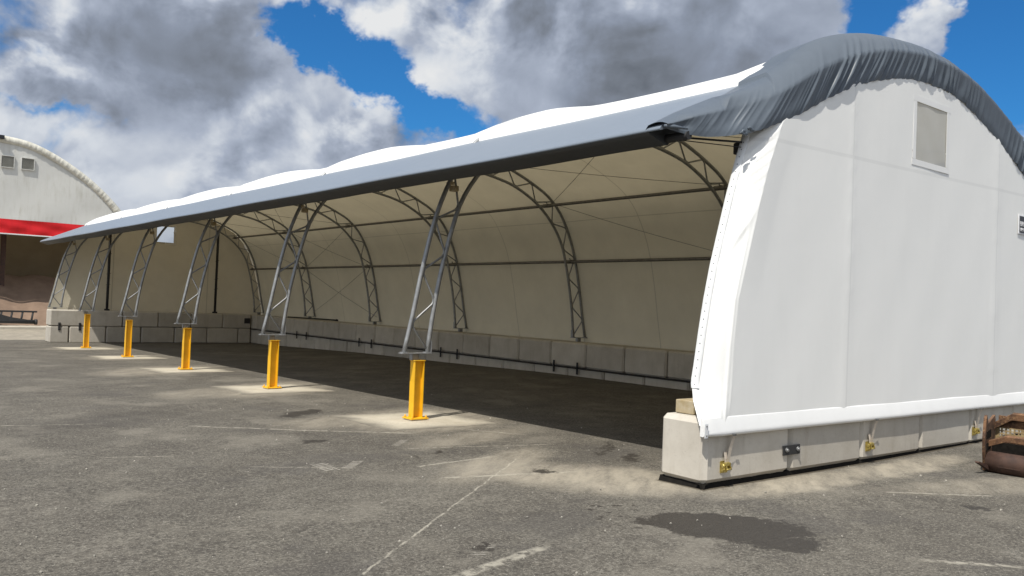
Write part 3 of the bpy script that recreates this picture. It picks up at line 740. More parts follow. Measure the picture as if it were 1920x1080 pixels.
text_mesh('LIMI', 0.080, (SG_X + 0.022, YG - 0.0195, SG_Z0 + 0.028), sg, M['sign_white'])
# ---- slate-grey drape over the gable edge
KEYS = [((-0.72, 3.03), (-0.7, 0.06, 3.0)), ((-0.3, 3.245), (-0.5, 0, 2.975)), ((0.25, 3.505), (-0.2, -0.1, 2.96)), ((0.72, 3.73), (0.16, -0.25, 3.02)), ((1.15, 3.98), (0.52, -0.36, 3.13)), ((1.75, 4.38), (1.2, -0.392, 3.42)), ((2.45, 4.66), (1.88, -0.392, 3.755)), ((3.25, 4.86), (2.75, -0.392, 4.1)), ((4.05, 4.96), (3.75, -0.392, 4.34)), ((4.65, 4.99), (4.55, -0.392, 4.4)), ((5.4, 4.955), (5.3, -0.392, 4.355)), ((6.25, 4.82), (6.2, -0.392, 4.12)), ((7.05, 4.58), (6.95, -0.392, 3.87)), ((7.7, 4.32), (7.55, -0.392, 3.63)), ((8.2, 3.98), (7.95, -0.392, 3.43)), ((8.65, 3.4), (8.3, -0.392, 2.95)), ((9.05, 2.5), (8.6, -0.392, 2.2)), ((9.35, 1.2), (8.8, -0.392, 1.0)), ((9.62, 0.1), (9.0, -0.392, 0))]
NS = 36
tops = spline([(a[0], 0, a[1]) for a, b in KEYS], NS); lows = spline([b for a, b in KEYS], NS)
rip = []; xr_ = 0.0
rng = random.Random(3)
while xr_ < 20: rip.append((xr_, 0.5 + 1.0 * rng.random() ** 1.5, 0.018 + 0.034 * rng.random() ** 1.5, rng.uniform(-0.05, 0.05))); xr_ += rng.uniform(0.07, 0.23)
arc = [0.0]
for a, b in zip(tops, tops[1:]): arc.append(arc[-1] + (b - a).length)
bm = bmesh.new(); rows = []
NV = 34
for i, (tp, lw) in enumerate(zip(tops, lows)):
    u = i / NS; s = arc[i]; row = []
    left = max(0.0, 1 - s / 3.2)
    for j in range(NV + 1):
        v = j / NV
        yfront = lw.y - 0.045
        if v < 0.30:                       # on the roof, flush with the cloth below
            f = v / 0.30; y = 0.34 + (-0.06 - 0.34) * f; p = Vector((tp.x, y if u > 2 else 0.34 * (1 - f) + min(0.30, lw.y + 0.30) * f, tp.z + 0.075 * (0.35 + 0.65 * f) + (0.0 if u > 3.5 else -0.045)))
            if u < 3: p.z += 0.0
        elif v < 0.62:                     # slopes out over the roof edge
            f = (v - 0.30) / 0.32; a = Vector((tp.x, -0.06 if u > 2 else min(0.30, lw.y + 0.30), tp.z + 0.075 + (0.0 if u > 3.5 else -0.045))); mid = tp.lerp(lw, 0.40)
            b = Vector((mid.x, yfront, mid.z + 0.02)); p = a.lerp(b, f); p.z += 0.03 * math.sin(math.pi * f); p.y -= 0.02 * math.sin(math.pi * f)
        else:
            f = (v - 0.62) / 0.38; mid = tp.lerp(lw, 0.40)
            p = Vector((mid.x, yfront, mid.z + 0.02)).lerp(lw, f)
        # gathers
        am = (max(0.0, (v - 0.30) / 0.32) * 0.40 if v < 0.62 else 0.40 + 0.60 * min(1.0, (v - 0.62) / 0.20)) * (1.0 - 0.55 * max(0.0, (v - 0.82) / 0.18)); am *= 0.75 + 0.45 * math.sin(s * 1.7 + 1.0) * math.sin(s * 0.61)
        g = 0.0
        for (c, a, w, sk) in rip:
            d = s - c - sk * (1 - v) + 0.28 * min(1.0, max(0.0, (v - 0.30) / 0.32)) * (1 - left)
            if abs(d) < 0.2: g += (1 - 0.85 * left) * a * math.exp(-(d / w) ** 2)
        if u < 3.5: am *= 1.0 - 0.8 * max(0.0, (v - 0.6) / 0.4)
        w = (g - 0.50) * 0.050 * am * (0.35 + 0.65 * (1 - left))
        # broad diagonal folds towards the eave corner
        if left > 0:
            ph = s * 0.95 - v * 0.75
            w += left ** 0.6 * 0.060 * am * (math.sin(2 * math.pi * ph) + 0.35 * math.sin(2 * math.pi * ph * 2.3 + 1.0))
            w += left * 0.006 * am * math.sin(2 * math.pi * ph * 4.7 + v * 3)
        hem = max(0, (v - 0.93) / 0.07)
        p = p + Vector((0, -1, 0.35)) * w + Vector((0, 0.012 * hem, 0))
        if j == NV and u > 3.5: p.z += 0.005 * math.sin(s * 37 + 2 * math.sin(s * 3)) + 0.004 * math.sin(s * 17)
        row.append(p)
    rows.append(row)
grid(bm, rows); DR = wpart('edge_drape', bm, M['drape'], SH, True)
# rolled knot of cloth at the eave corner
bm = bmesh.new()
for (c, r, sx) in (((0.20, -0.30, 3.04), 0.05, 1.5), ((0.30, -0.33, 3.09), 0.04, 1.6)):
    q = bmesh.ops.create_icosphere(bm, subdivisions=3, radius=r)
    for v in q['verts']:
        n_ = 0.75 + 0.35 * math.sin(v.co.x * 60 + c[0] * 9) * math.sin(v.co.z * 55 + v.co.y * 30)
        v.co = Vector((v.co.x * sx, v.co.y * 0.6, v.co.z * 0.8)) * n_ + Vector(c)
wpart('cloth_bunch', bm, M['drape'], SH, True)
bm = bmesh.new(); tube(bm, [(-0.72, 0.06, 3.02), (-0.60, 0.02, 3.025), (-0.47, -0.06, 3.01)], [0.020, 0.022, 0.010], 12)
wpart('rolled_corner', bm, M['drape'], SH, True)

# ---- far gable, with its posts
bm = bmesh.new(); YF = 36.30; rows = []
for i in range(61):
    z = -0.6 + 5.54 * i / 60; xr = CX + max([k_ * 0.01 for k_ in range(494) if interp(OUT, k_ * 0.01) >= max(z, 0.14)] or [0.0]) + 0.02; rows.append([(2 * CX - xr + (2 * xr - 2 * CX) * j / 60, YF + 0.03 * math.sin(j * 0.5) * math.sin(i * 0.11), z) for j in range(61)])
V = [[bm.verts.new(p) for p in r] for r in rows]
for i in range(60):
    for j in range(60):
        q = (V[i][j], V[i + 1][j], V[i + 1][j + 1], V[i][j + 1]); c = sum((v.co for v in q), Vector()) / 4
        if 4.17 < c.x < 5.06 and 3.33 < c.z < 4.18: continue
        f = bm.faces.new(q); f.smooth = True
FG = wpart('gable_panel', bm, M['far_gable'], SH, True)
FG['label'] = 'far end wall of white fabric with a clear window'
window(FG, 4.20, 5.03, 3.36, 4.15, YF - 0.01, M['far_gable'], M['clear_far'], -1)
for px in (2.06, 7.02):
    bm = bmesh.new(); zt = interp(INN, abs(px - CX)); tube(bm, [(px, 35.86, 0.10), (px, 35.86, zt)], 0.060, 12)
    box(bm, (px, 35.86, 0.06), (0.2, 0.16, 0.10)); 
    for z in (1.2, 1.7, 2.6): tube(bm, [(px - 0.10, 35.84, z), (px + 0.10, 35.86, z + 0.05)], 0.01, 5)
    wpart('gable_post', bm, M['dark_steel'], SH)

# ---------------------------------------------------------------- concrete blocks
def block_mesh(L, Dp, H, ch=0.035, foot=0.0, seed=0):
    """cast block, chamfered edges, slightly irregular; origin at bottom centre; length along local x."""
    bm = bmesh.new(); z0 = foot
    r = bmesh.ops.create_cube(bm, size=1.0)
    bmesh.ops.scale(bm, verts=bm.verts, vec=(L, Dp, H - z0)); bmesh.ops.translate(bm, verts=bm.verts, vec=(0, 0, z0 + (H - z0) / 2))
    bmesh.ops.bevel(bm, geom=list(bm.edges), offset=ch, segments=1, affect='EDGES')
    rn = random.Random(seed)
    for v in bm.verts:
        v.co += Vector((rn.uniform(-1, 1), rn.uniform(-1, 1), rn.uniform(-1, 1))) * 0.004
    return bm
nblock = 0
def place_block(x0, x1, y0, y1, z0, z1, mat, lab, group, ch=0.035, foot=0.0):
    global nblock; nblock += 1
    g_ = 0.014 if 'near' not in group else 0.006
    if x1 - x0 > y1 - y0 or True:
        bm = block_mesh(x1 - x0 - 2 * g_ if group.startswith('blocks of the far') or group.startswith('blocks of the near') else x1 - x0, (y1 - y0) if group.startswith('blocks of the far') or group.startswith('blocks of the near') else y1 - y0 - 2 * g_, z1 - z0 - 0.004, ch, 0.0, nblock)
    if foot:
        pass
    bm2 = bm
    o = link('concrete_block', bm2, mat); o.location = ((x0 + x1) / 2, (y0 + y1) / 2, z0)
    o.rotation_euler.z = math.radians((hsh(nblock, 3) - 0.5) * 0.25)
    label(o, lab, 'concrete block', group); return o
# back wall, two courses
JU = [36.25]; y = 16.96 + 12 * 1.48
while y > 0.4: JU.append(y); y -= 1.48
JU.append(-0.30)
JL = [36.25]; y = 16.96 + 0.74 + 11 * 1.48
JL.append(y + 0.0)
while y - 1.48 > 0.4: y -= 1.48; JL.append(y)
JL.append(-0.30)
for course, J, z0, z1 in (('upper', JU, -0.69, 0.0), ('lower', JL, -1.42, -0.70)):
    for k in range(len(J) - 1):
        n = k + 1; hh = hsh(k, z0)
        place_block(8.70 + 0.02 * (hh - 0.5), 9.92, J[k + 1], J[k], z0, z1, M['block_grey'],
                    'grey block in the %s course of the back wall, %s from far corner' % (course, ORD[n]), 'blocks of the back wall', 0.045)
# far wall
FU = [-0.36, 1.10, 2.62, 4.19, 5.70, 7.24, 8.66]; FL = [-0.36, 0.42, 1.93, 3.44, 4.95, 6.49, 8.02, 8.66]
for course, J, z0, z1 in (('upper', FU, -0.68, 0.03), ('lower', FL, -1.42, -0.690)):
    for k in range(len(J) - 1):
        place_block(J[k], J[k + 1], 35.26, 36.2, z0, z1, M['block'], 'grey block in the %s course of the far end wall, %s from its open end' % (course, ORD[k + 1]), 'blocks of the far end wall', 0.04)
# near gable wall: one course, standing on a dark bitumen bed
NJ = [-0.37, 1.25, 2.87, 4.50, 6.10, 7.70, 9.30]
NLAB = ['pale concrete corner block under the open edge of the white gable', 'pale concrete block right of the corner block, below the gable sleeve', 'pale concrete block with a ratchet, third from the open corner of the gable',
        'pale concrete block behind the rusty bucket, fourth from the open corner', 'pale concrete block under the gable sleeve beyond the rusty bucket, fifth from the corner', 'pale concrete block at the far right end of the gable wall']
for k in range(6):
    place_block(NJ[k], NJ[k + 1], -0.35, 0.29, -0.875, -0.15, M['block'], NLAB[k], 'blocks of the near gable wall', 0.05 if k else 0.06)
bm = bmesh.new(); rows = []
def strip(pts, w=0.05):
    for (a, b) in zip(pts, pts[1:]):
        a, b = Vector(a), Vector(b); n = int((b - a).length / 0.12) + 1; d = (b - a).normalized(); nn = Vector((d.y, -d.x))
        R = []
        for i in range(n + 1):
            p = a.lerp(b, i / n); h = hsh(p.x * 3, p.y * 3); o = nn * (-0.030 + 0.012 * h)
            R.append([(p.x - nn.x * 0.1, p.y - nn.y * 0.1, gz(p.x, p.y) + 0.050 + 0.010 * h), (p.x - nn.x * 0.045, p.y - nn.y * 0.045, gz(p.x, p.y) + 0.047 + 0.014 * h), (p.x + o.x, p.y + o.y, gz(p.x, p.y) + 0.002)])
        grid(bm, R, smooth=False)
strip([(-0.37, 0.29), (-0.37, -0.35)]); strip([(-0.37, -0.35), (9.30, -0.35)])
bd = link('bitumen_bed', bm, M['rubber']); label(bd, 'black bitumen bed along the foot of the near gable blocks', 'bitumen strip')
# packer under the first arch foot
bm = bmesh.new(); box(bm, (0, 0, 0.075), (0.36, 0.26, 0.15), bev=0.012); box(bm, (0.19, -0.02, 0.115), (0.03, 0.14, 0.05), mat=1)
pk = link('packer_block', bm, [M['timber'], M['dark_steel']]); pk.location = (-0.04, 0.06, -0.15)
label(pk, 'small brown stained packer block standing on top of the corner block', 'packer')

# ---------------------------------------------------------------- rail with brackets along the course joints
def rail(name, lab, a, b, br, nrm):
    t_ = thing(name, lab, 'rail', a); A, B = Vector(a), Vector(b)
    bm = bmesh.new(); tube(bm, [(0, 0, 0), B - A], 0.022, 8); link('pipe', bm, M['dark_steel'], t_)
    for p in br:
        p = Vector(p) - A; bm = bmesh.new(); n_ = Vector(nrm)
        sx, sy = (0.02, 0.07) if abs(n_.x) > 0.5 else (0.07, 0.02)
        box(bm, p + n_ * 0.03, (sx, sy, 0.34), bev=0.004)
        box(bm, p + n_ * 0.045, (0.035 if sx > 0.05 else 0.03, 0.035, 0.09)); link('bracket', bm, M['dark_steel'], t_)
rail('anchor_rail', 'black anchor pipe with upright brackets along the back wall joint', (8.66, 0.2, -0.712), (8.66, 35.2, -0.712), [(8.66, y, -0.712) for y in (6.3, 5.3, 12.26, 11.27, 18.14, 17.15, 23.95, 22.97, 29.78, 28.79)], (-1, 0, 0))
for (x, lb) in ((0.02, 'left'), (0.84, 'right')):
    bm = bmesh.new(); box(bm, (0, -0.008, 0), (0.10, 0.016, 0.34), bev=0.004); box(bm, (0, -0.02, 0.11), (0.04, 0.03, 0.04), bev=0.006); box(bm, (0, -0.02, -0.11), (0.04, 0.03, 0.04), bev=0.006)
    o = link('joint_plate', bm, M['dark_steel']); o.location = (x, 35.25, -0.70)
    label(o, 'upright black joint plate on the far wall, %s of the sunlit pair' % lb, 'joint plate', 'black joint plates on the blocks')
bm = bmesh.new(); box(bm, (0, -0.01, 0), (0.30, 0.02, 0.26), bev=0.005); 
for q in (-0.09, 0.09): tube(bm, [(q, -0.02, 0), (q, -0.04, 0)], 0.025, 8)
o = link('joint_plate', bm, M['dark_steel']); o.location = (8.45, 35.25, -0.30); label(o, 'black joint plate in the dark far corner of the walls', 'joint plate', 'black joint plates on the blocks')
def joint_plate(x, lab):
    r_ = thing('joint_plate', lab, 'joint plate', (x, -0.353, -0.60), 'black joint plates on the blocks')
    bm = bmesh.new(); box(bm, (0, -0.012, 0), (0.34, 0.016, 0.115), bev=0.004); link('plate', bm, M['dark_steel'], r_)
    for q in (-0.115, 0.115):
        bm = bmesh.new(); tube(bm, [(q, -0.018, 0.005), (q, -0.05, 0.005)], 0.016, 8); tube(bm, [(q, -0.02, 0.005), (q, -0.034, 0.005)], 0.028, 6); link('bolt', bm, M['steel'], r_)
joint_plate(1.25, 'black bolted plate across the joint right of the gable corner block')
bm = bmesh.new(); tube(bm, [(0, 0, 0), (0.35, -2.0, 0.005), (0.62, -3.9, 0.0)], 0.03, 8); tube(bm, [(0.60, -3.75, 0), (0.64, -3.92, 0.0)], 0.055, 8)
o = link('loose_pipe', bm, M['dark_steel']); o.location = (8.98, 31.6, 0.035); label(o, 'dark loose pipe lying on top of the back wall blocks', 'pipe')

# ---------------------------------------------------------------- ratchets with straps
def ratchet(x, lab):
    r_ = thing('ratchet_strap', lab, 'ratchet strap', (x, -0.352, -0.72), 'ratchet straps under the gable sleeve')
    bm = bmesh.new()
    def band(pts, w, off=0.0):
        grid(bm, [[(p[0] - w / 2, p[1], p[2]), (p[0] + w / 2, p[1], p[2])] for p in pts], smooth=False)
    band([(0.085, -0.085, 0.395), (0.083, -0.083, 0.37), (0.078, -0.070, 0.345), (0.06, -0.05, 0.25), (0.035, -0.035, 0.10), (0.03, -0.03, 0.05)], 0.055)
    band([(0.010, -0.012, 0.20), (0.006, -0.03, 0.12), (0.002, -0.034, 0.05)], 0.050)
    link('strap', bm, M['strap'], r_)
    bm = bmesh.new(); box(bm, (0.078, -0.083, 0.385), (0.055, 0.012, 0.022), bev=0.003); link('hook', bm, M['dull_steel'], r_)
    bm = bmesh.new()
    for s in (-0.048, 0.048):
        prism(bm, [(-0.055, -0.005), (-0.062, 0.075), (-0.03, 0.085), (0.0, 0.08), (0.0, -0.02)], lambda p, k, s=s: (s + (k - 0.5) * 0.006, p[0] - 0.003, p[1]))
    box(bm, (0.0, -0.006, 0.03), (0.125, 0.008, 0.13), bev=0.002); box(bm, (0.0, -0.045, 0.065), (0.09, 0.05, 0.035), bev=0.008); tube(bm, [(-0.06, -0.035, 0.045), (0.06, -0.035, 0.045)], 0.020, 10)
    tube(bm, [(-0.062, -0.05, 0.012), (0.062, -0.05, 0.012)], 0.008, 8)
    link('ratchet_frame', bm, M['brass'], r_)
    bm = bmesh.new()
    for s in (-0.036, 0.036):
        prism(bm, [(-0.075, 0.0), (-0.085, 0.03), (-0.05, 0.085), (-0.03, 0.07), (-0.05, 0.02)], lambda p, k, s=s: (s + (k - 0.5) * 0.005, p[0], p[1]))
    tube(bm, [(-0.04, -0.078, 0.012), (0.04, -0.078, 0.012)], 0.010, 8); link('handle', bm, M['brass'], r_)
ratchet(-0.03, 'brass coloured ratchet and strap on the corner block')
ratchet(3.03, 'brass coloured ratchet and strap midway along the gable wall')
ratchet(6.22, 'ratchet strap hanging behind the rusty bucket')

# ---------------------------------------------------------------- yellow posts on concrete footings
PL = ['yellow steel post nearest the white gable, on a bright concrete footing', 'yellow steel post second from the white gable', 'yellow steel post in the middle of the row of five', 'yellow steel post second from the far end of the row', 'yellow steel post farthest away, in front of the sunlit far wall']
FLB = ['bright cream concrete footing under the nearest yellow post', 'cream concrete footing under the second yellow post from the gable', 'cream concrete footing under the middle yellow post', 'pale concrete footing under the fourth yellow post from the gable', 'pale concrete footing under the farthest yellow post']
def footing_mat():
    m, t, b, o = newmat('cream_concrete'); v = geopos(t); x, y, z = sep(t, objco(t))
    n = noise(t, v, 1.8, 7, 0.62); f = noise(t, v, 30, 4, 0.65)
    col = mixc(t, lin(n, 0.32, 0.68), (0.38, 0.34, 0.265), (0.53, 0.485, 0.39))
    rim = mx(mth(t, 'ABSOLUTE', x), mth(t, 'ABSOLUTE', y)) + (n - 0.5) * 0.9 + (f - 0.5) * 0.25
    col = mixc(t, sstep(rim, 0.55, 1.15), col, (0.165, 0.150, 0.122))
    col = mixc(t, sstep(f, 0.5, 0.7) * 0.35, col, (0.20, 0.18, 0.14))
    t.links.new(col.k, b.inputs['Base Color']); b.inputs['Roughness'].default_value = 0.95; b.inputs['Specular IOR Level'].default_value = 0.15
    bump(t, b, f + n, 0.3, 0.006); return m
M['footing'] = footing_mat()
for k in range(5):
    y0 = 6.0 * (k + 1); zg = gz(0, y0)
    bm = bmesh.new(); rn = random.Random(k + 20); pts = []
    hw = 1.02
    for (a, b) in (((-1, -1), (1, -1)), ((1, -1), (1, 1)), ((1, 1), (-1, 1)), ((-1, 1), (-1, -1))):
        for i in range(12):
            f = i / 12; px, py = a[0] + (b[0] - a[0]) * f, a[1] + (b[1] - a[1]) * f
            pts.append((px * hw + rn.uniform(-.035, .035), py * hw + rn.uniform(-.035, .035)))
    def fz(px, py): return gz(px, y0 + py) - zg
    prism(bm, pts, lambda p, q: (p[0], p[1], fz(p[0], p[1]) + (0.004 if q else -0.12)))
    o = link('concrete_footing', bm, M['footing']); o.location = (0, y0, zg); o['kind'] = 'structure'
    del o['kind']; label(o, FLB[k], 'concrete footing', 'footings under the yellow posts')
    H = -zg - 0.0 + 0.004
    r_ = thing('yellow_post', PL[k], 'post', (0, y0, zg + 0.004), 'yellow posts under the front arch legs')
    h, b, tf, tw = 0.19, 0.145, 0.013, 0.010
    bm = bmesh.new()
    poly = [(-h / 2, -b / 2), (-h / 2 + tf, -b / 2), (-h / 2 + tf, -tw / 2), (h / 2 - tf, -tw / 2), (h / 2 - tf, -b / 2), (h / 2, -b / 2), (h / 2, b / 2), (h / 2 - tf, b / 2), (h / 2 - tf, tw / 2), (-h / 2 + tf, tw / 2), (-h / 2 + tf, b / 2), (-h / 2, b / 2)]
    prism(bm, poly, lambda p, q: (p[0], p[1], 0.040 if q == 0 else H - 0.014))
    bmesh.ops.recalc_face_normals(bm, faces=bm.faces); link('i_beam', bm, M['yellow'], r_)
    bm = bmesh.new(); box(bm, (0, 0, 0.030), (0.34, 0.30, 0.022), bev=0.003); bp = link('base_plate', bm, M['yellow'], r_)
    for sx in (-0.135, 0.135):
        for sy in (-0.115, 0.115):
            bm = bmesh.new(); tube(bm, [(sx, sy, 0.041), (sx, sy, 0.060)], 0.020, 6); tube(bm, [(sx, sy, 0.058), (sx, sy, 0.085)], 0.010, 8); link('bolt', bm, M['yellow'], bp)
    bm = bmesh.new(); box(bm, (0, 0, 0.009), (0.30, 0.26, 0.019), bev=0.003); link('grout_bed', bm, M['block_grey'], r_)
    bm = bmesh.new(); box(bm, (0, 0, H - 0.007), (0.215, 0.165, 0.013), bev=0.002); link('cap_plate', bm, M['yellow'], r_)

# ---------------------------------------------------------------- rusty screening bucket at the right edge
BK = thing('rusty_bucket', 'rusty steel screening bucket with perforated back, lying by the gable wall', 'loader bucket', (3.80, -1.50, -0.895))
BK.rotation_euler.z = math.radians(-4)
LN = 2.3
def bpart(name, bm, mat, smooth=False): 
    return link(name, bm, mat, BK, smooth)
# local x = depth away from the viewer side (front 0), local y negative = along its length
bm = bmesh.new(); R_ = 0.135
pts = [(0.06, -0.04 - LN * i / 10, R_) for i in range(11)]; tube(bm, pts, R_, 20)
box(bm, (-0.05, -0.33, 0.105), (0.05, 0.26, 0.012), rot=None); bpart('front_tube', bm, M['rust_dark'])
side = [(-0.10, 0.44), (-0.02, 0.68), (0.04, 0.72), (0.16, 0.60), (0.76, 0.66), (0.84, 0.50), (0.80, 0.22), (0.60, 0.03), (0.15, 0.0), (0.0, 0.02), (-0.08, 0.26)]
for yy in (0.0, -LN - 0.08):
    bm = bmesh.new(); prism(bm, side, lambda p, q, yy=yy: (p[0], yy - 0.035 * q + 0.34 * p[0], p[1]))
    bmesh.ops.recalc_face_normals(bm, faces=bm.faces)
    for c in range(4):
        for q in range(3):
            box(bm, (0.02 + 0.10 * c, yy - 0.040 + 0.34 * (0.02 + 0.1 * c), 0.16 + 0.15 * q), (0.022, 0.010, 0.10), mat=1)
    bmesh.ops.translate(bm, verts=bm.verts, vec=(0, 0.02, 0)); bpart('end_plate', bm, [M['rust'], M['rubber']])
def bent_bar(name, b, h0, h1, dh, th, mat):
    bm = bmesh.new()
    P = [(-0.01 + 0.34 * b, h0), (-0.23 + 0.34 * b, h1), (-LN, h1 + 0.02)]
    for (a, c) in zip(P, P[1:]):
        a0 = (b, a[0], a[1]); c0 = (b, c[0], c[1])
        vs = [bm.verts.new(v) for v in (a0, c0, (b, c[0], c[1] - dh), (b, a[0], a[1] - dh), (b + th, a[0], a[1] + 0.02), (b + th, c[0], c[1] + 0.02), (b + th, c[0], c[1] - dh), (b + th, a[0], a[1] - dh))]
        for f in ((0, 1, 2, 3), (7, 6, 5, 4), (0, 4, 5, 1), (3, 2, 6, 7), (0, 3, 7, 4), (1, 5, 6, 2)): bm.faces.new([vs[i] for i in f])
    bmesh.ops.recalc_face_normals(bm, faces=bm.faces)
    return bpart(name, bm, mat)
bent_bar('front_frame', 0.14, 0.37, 0.46, 0.065, 0.06, M['rust'])
bent_bar('rear_frame', 0.72, 0.56, 0.70, 0.08, 0.06, M['rust'])
bm = bmesh.new(); box(bm, (0.79, -LN / 2 + 0.10, 0.58), (0.02, LN + 0.22, 0.16)); box(bm, (0.45, -LN / 2, 0.05), (0.65, LN - 0.04, 0.02)); box(bm, (0.80, -LN / 2 + 0.10, 0.20), (0.02, LN + 0.22, 0.26))
bpart('back_plate', bm, M['rust'])
bm = bmesh.new(); z0, z1 = 0.335, 0.50; ny = 46
for i in range(ny + 1): box(bm, (0.785, 0.22 - (LN + 0.18) * i / ny, (z0 + z1) / 2), (0.014, 0.018 if i % 6 else 0.05, z1 - z0))
for j in range(5): box(bm, (0.782, -LN / 2 + 0.12, z0 + (z1 - z0) * j / 4), (0.012, LN + 0.2, 0.014))
bpart('perforated_screen', bm, M['rust_pale'])
bm = bmesh.new(); box(bm, (0.40, -LN / 2 + 0.05, 0.20), (0.02, LN + 0.1, 0.30)); bpart('inner_shade_plate', bm, M['rubber'])  # added black sheet, its colour standing for the shadow inside the bucket
bm = bmesh.new()
for i in range(4): box(bm, (0.45, -0.55 * (i + 1), 0.20), (0.60, 0.03, 0.30))
bpart('inner_ribs', bm, M['rust_dark'])
bm = bmesh.new(); prism(bm, [(0, 0), (-0.28, 0.12), (-0.27, 0.135), (0.02, 0.06)], lambda p, q: (p[0] - 0.02, -0.03 - 0.05 * q, p[1] + 0.03)); bmesh.ops.recalc_face_normals(bm, faces=bm.faces); bpart('tooth', bm, M['rust_dark'])

# ---------------------------------------------------------------- the other, larger shelter beyond
YO = 52.0; GO = -1.30
OS = thing('large_shelter', 'large weathered white fabric shelter with a red band over its dark opening', 'shelter', (-1.5, YO, GO))
# outline of the end: right half traced, left half mirrored about x = -1.5
OC = -1.5
OPR = [(0, 9.88), (1.0, 9.83), (2.68, 9.60), (4.46, 8.81), (6.34, 7.52), (7.92, 5.92), (9.0, 4.2), (9.6, 2.4), (9.9, 0.4), (9.95, GO)]
op = [Vector((OC - s, 0, z)) for s, z in reversed(OPR)] + [Vector((OC + s, 0, z)) for s, z in OPR[1:]]
op = resample(spline(op, 8), 0.25)
bm = bmesh.new(); rows = []
for i in range(41):
    y = YO - 0.05 + 30.0 * i / 40; sg_ = 0.12 * (1 - math.cos(2 * math.pi * (y - YO) / 5.0)) / 2
    rows.append([(OC + (p.x - OC) * (1 - sg_ * 0.02), y, p.z - sg_) for p in op])
grid(bm, rows); wpart('roof_cover', bm, M['old_white'], OS, True)
def oz(s): return interp(OPR, abs(s))
bm = bmesh.new(); rows = []
for i in range(31):
    row = []
    for j in range(81):
        s = -9.0 + 18.0 * j / 80; zt = oz(s) - 0.12; zb = 4.94; z = zb + max(0.02, zt - zb) * i / 30
        row.append((OC + s, YO - 0.02 - 0.03 * math.sin(j * 0.35) * math.sin(i * 0.2), z))
    rows.append(row)
grid(bm, rows); og = wpart('gable_panel', bm, M['old_white'], OS, True)
bm = bmesh.new(); rows = []
for i in range(9):
    rows.append([(OC - 9.2 + 18.4 * j / 90, YO - 0.05 - 0.03 * math.sin(j * 0.8 + i * 0.5) * (i / 8) - 0.02 * math.sin(j * 0.33 - i), 4.96 - 0.84 * i / 8) for j in range(91)])
grid(bm, rows); rb = wpart('red_band', bm, M['red'], OS, True)
bm = bmesh.new(); box(bm, (OC, YO - 0.06, 4.08), (18.4, 0.05, 0.07), bev=0.01); wpart('hem', bm, M['white_plate'], rb)
# gathered edge cover
bm = bmesh.new(); rows = []
LI = resample(op, 0.06)
for i, p in enumerate(LI):
    a = LI[max(0, i - 1)]; b = LI[min(len(LI) - 1, i + 1)]; d = (b - a).normalized(); n_ = Vector((d.z, 0, -d.x)) ; n_ = -n_ if n_.z > 0 else n_
    w = 0.012 * math.sin(i * 1.1 + 2.0 * math.sin(i * 0.23)) + 0.010 * math.sin(i * 2.3)
    p = p + Vector((0, YO, 0))
    rows.append([p - n_ * 0.06 + Vector((0, 0.5, 0)), p - n_ * 0.07 + Vector((0, -0.05, 0)), p + n_ * 0.10 + Vector((0, -0.16 + w, 0)), p + n_ * 0.28 + Vector((0, -0.14 + w, 0)), p + n_ * 0.36 + Vector((0, -0.06, 0))])
    rows[-1][0] = p - n_ * 0.05 + Vector((0, 0.5, 0))
grid(bm, rows); wpart('edge_cover', bm, M['old_edge'], OS, False)
for x0 in (-0.38, 0.68):
    bm = bmesh.new()
    for c, s in (((x0 + 0.33, 8.70), (0.70, 0.035)), ((x0 + 0.33, 8.01), (0.70, 0.035)), ((x0 - 0.01, 8.355), (0.035, 0.65)), ((x0 + 0.67, 8.355), (0.035, 0.65))): box(bm, (c[0], YO - 0.09, c[1]), (s[0], 0.08, s[1]))
    vn = wpart('vent', bm, M['old_white'], og)
    bm = bmesh.new()
    for k in range(11): box(bm, (x0 + 0.33, YO - 0.085, 8.06 + 0.058 * k), (0.62, 0.012, 0.052), rot=Matrix.Rotation(math.radians(32), 3, 'X'))
    wpart('louvre', bm, M['vent'], vn)
bm = bmesh.new(); box(bm, (-0.55, YO - 0.2, 9.75), (0.5, 0.3, 0.22), bev=0.02); wpart('black_flap', bm, M['sign_black'], OS)
# inside: back cladding, steel posts
bm = bmesh.new(); rows = [[(OC - 9.6 + 19.2 * j / 40, YO + 9.5, GO - 0.2 + 8.2 * i / 20) for j in range(41)] for i in range(21)]
grid(bm, rows, smooth=False); wpart('rear_wall', bm, M['tan_wall'], OS)
for x in (0.30, 4.9, -6.0):
    bm = bmesh.new(); y = YO + 2.5
    for q in (-0.12, 0.12): box(bm, (x, y + q, 1.7), (0.26, 0.02, 6.0))
    box(bm, (x, y, 1.7), (0.02, 0.22, 6.0)); wpart('post', bm, M['rust_dark'], OS)
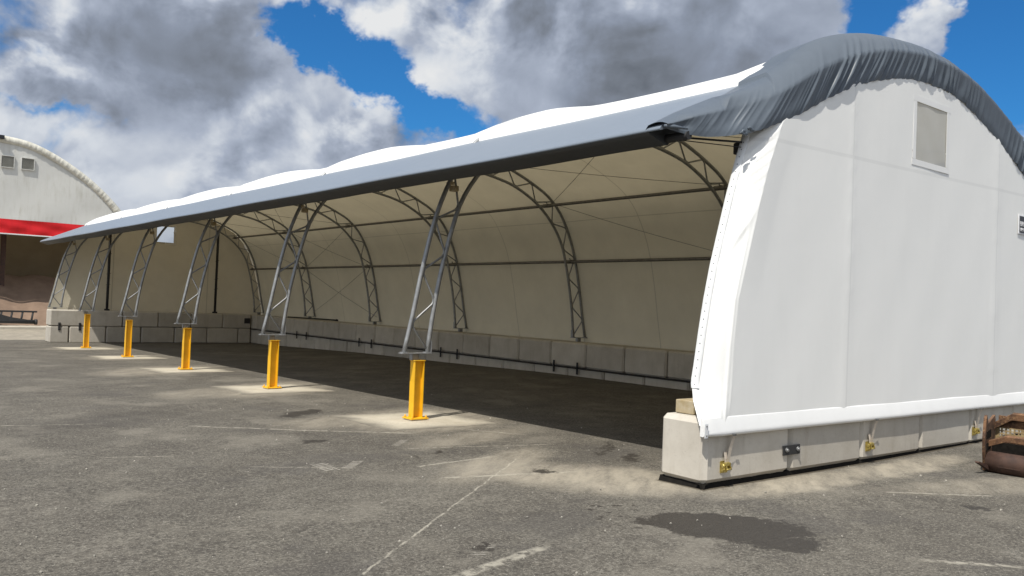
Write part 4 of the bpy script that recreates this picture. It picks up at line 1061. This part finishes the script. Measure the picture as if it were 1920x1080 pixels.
# ---- heap of brown gravel
bm = bmesh.new(); rows = []
NXh, NYh = 90, 46
def heap(x, y):
    yy = y - (YO - 1.6); ridge = 3.15 + 0.12 * math.sin(x * 0.9) + 0.1 * math.sin(x * 2.3 + 1)
    toe = 0.35 * math.sin(x * 0.7) + 0.2 * math.sin(x * 1.9)
    h = max(0.0, min(ridge, (yy - toe) * 0.60))
    h = h - 0.25 * max(0, 1 - abs(h - ridge) / 0.5) ** 2
    h *= 1.0 if x < 4.5 else max(0, 1 - (x - 4.5) / 4.0)
    return h + 0.07 * math.sin(x * 3.1 + y * 2.2) * math.sin(y * 2.7 - x) * min(1, h) + 0.04 * (hsh(x, y) - 0.5) * min(1, h)
for i in range(NYh + 1):
    y = YO - 1.9 + 10.8 * i / NYh
    rows.append([(-9.0 + 17.0 * j / NXh, y, -1.33 + heap(-9.0 + 17.0 * j / NXh, y)) for j in range(NXh + 1)])
grid(bm, rows); bmesh.ops.reverse_faces(bm, faces=bm.faces)
M['gravel'] = simple('brown_gravel', (0.15, 0.100, 0.068), (0.22, 0.152, 0.107), 1.6, 0.95, 0, 0.9, 14)
hp = link('gravel_heap', bm, M['gravel'], smooth=True); label(hp, 'brown heap of gravel inside the mouth of the large shelter', 'gravel heap')
# ---- dark steel grid lying in front of the heap
GRD = thing('steel_grid', 'dark steel rack with rungs lying against the brown gravel heap', 'steel rack', (-1.75, 49.9, -1.30))
bm = bmesh.new(); tube(bm, [(-2.0, 0.0, 0.30), (3.25, 0.0, 0.24)], 0.12, 12); tube(bm, [(3.2, 0, 0.24), (3.34, 0, 0.24)], 0.16, 12); link('lower_tube', bm, M['dark_steel'], GRD)
bm = bmesh.new(); box(bm, (0.65, 0.25, 0.83), (5.4, 0.14, 0.10), bev=0.01); link('top_rail', bm, M['dark_steel'], GRD)
for i in range(9):
    bm = bmesh.new(); x = -1.2 + 0.53 * i; tube(bm, [(x, 0.02, 0.30), (x + 0.10, 0.25, 0.80)], 0.055, 6); link('rung', bm, M['dark_steel'], GRD)
bm = bmesh.new(); prism(bm, [(-2.0, 0.08), (2.9, 0.16), (2.9, 0.36), (2.0, 0.50), (1.2, 0.72), (0.6, 0.80), (-2.0, 0.82)], lambda p, q: (p[0], -0.10 + 0.05 * q, p[1])); bmesh.ops.recalc_face_normals(bm, faces=bm.faces); link('side_plate', bm, M['dark_steel'], GRD)
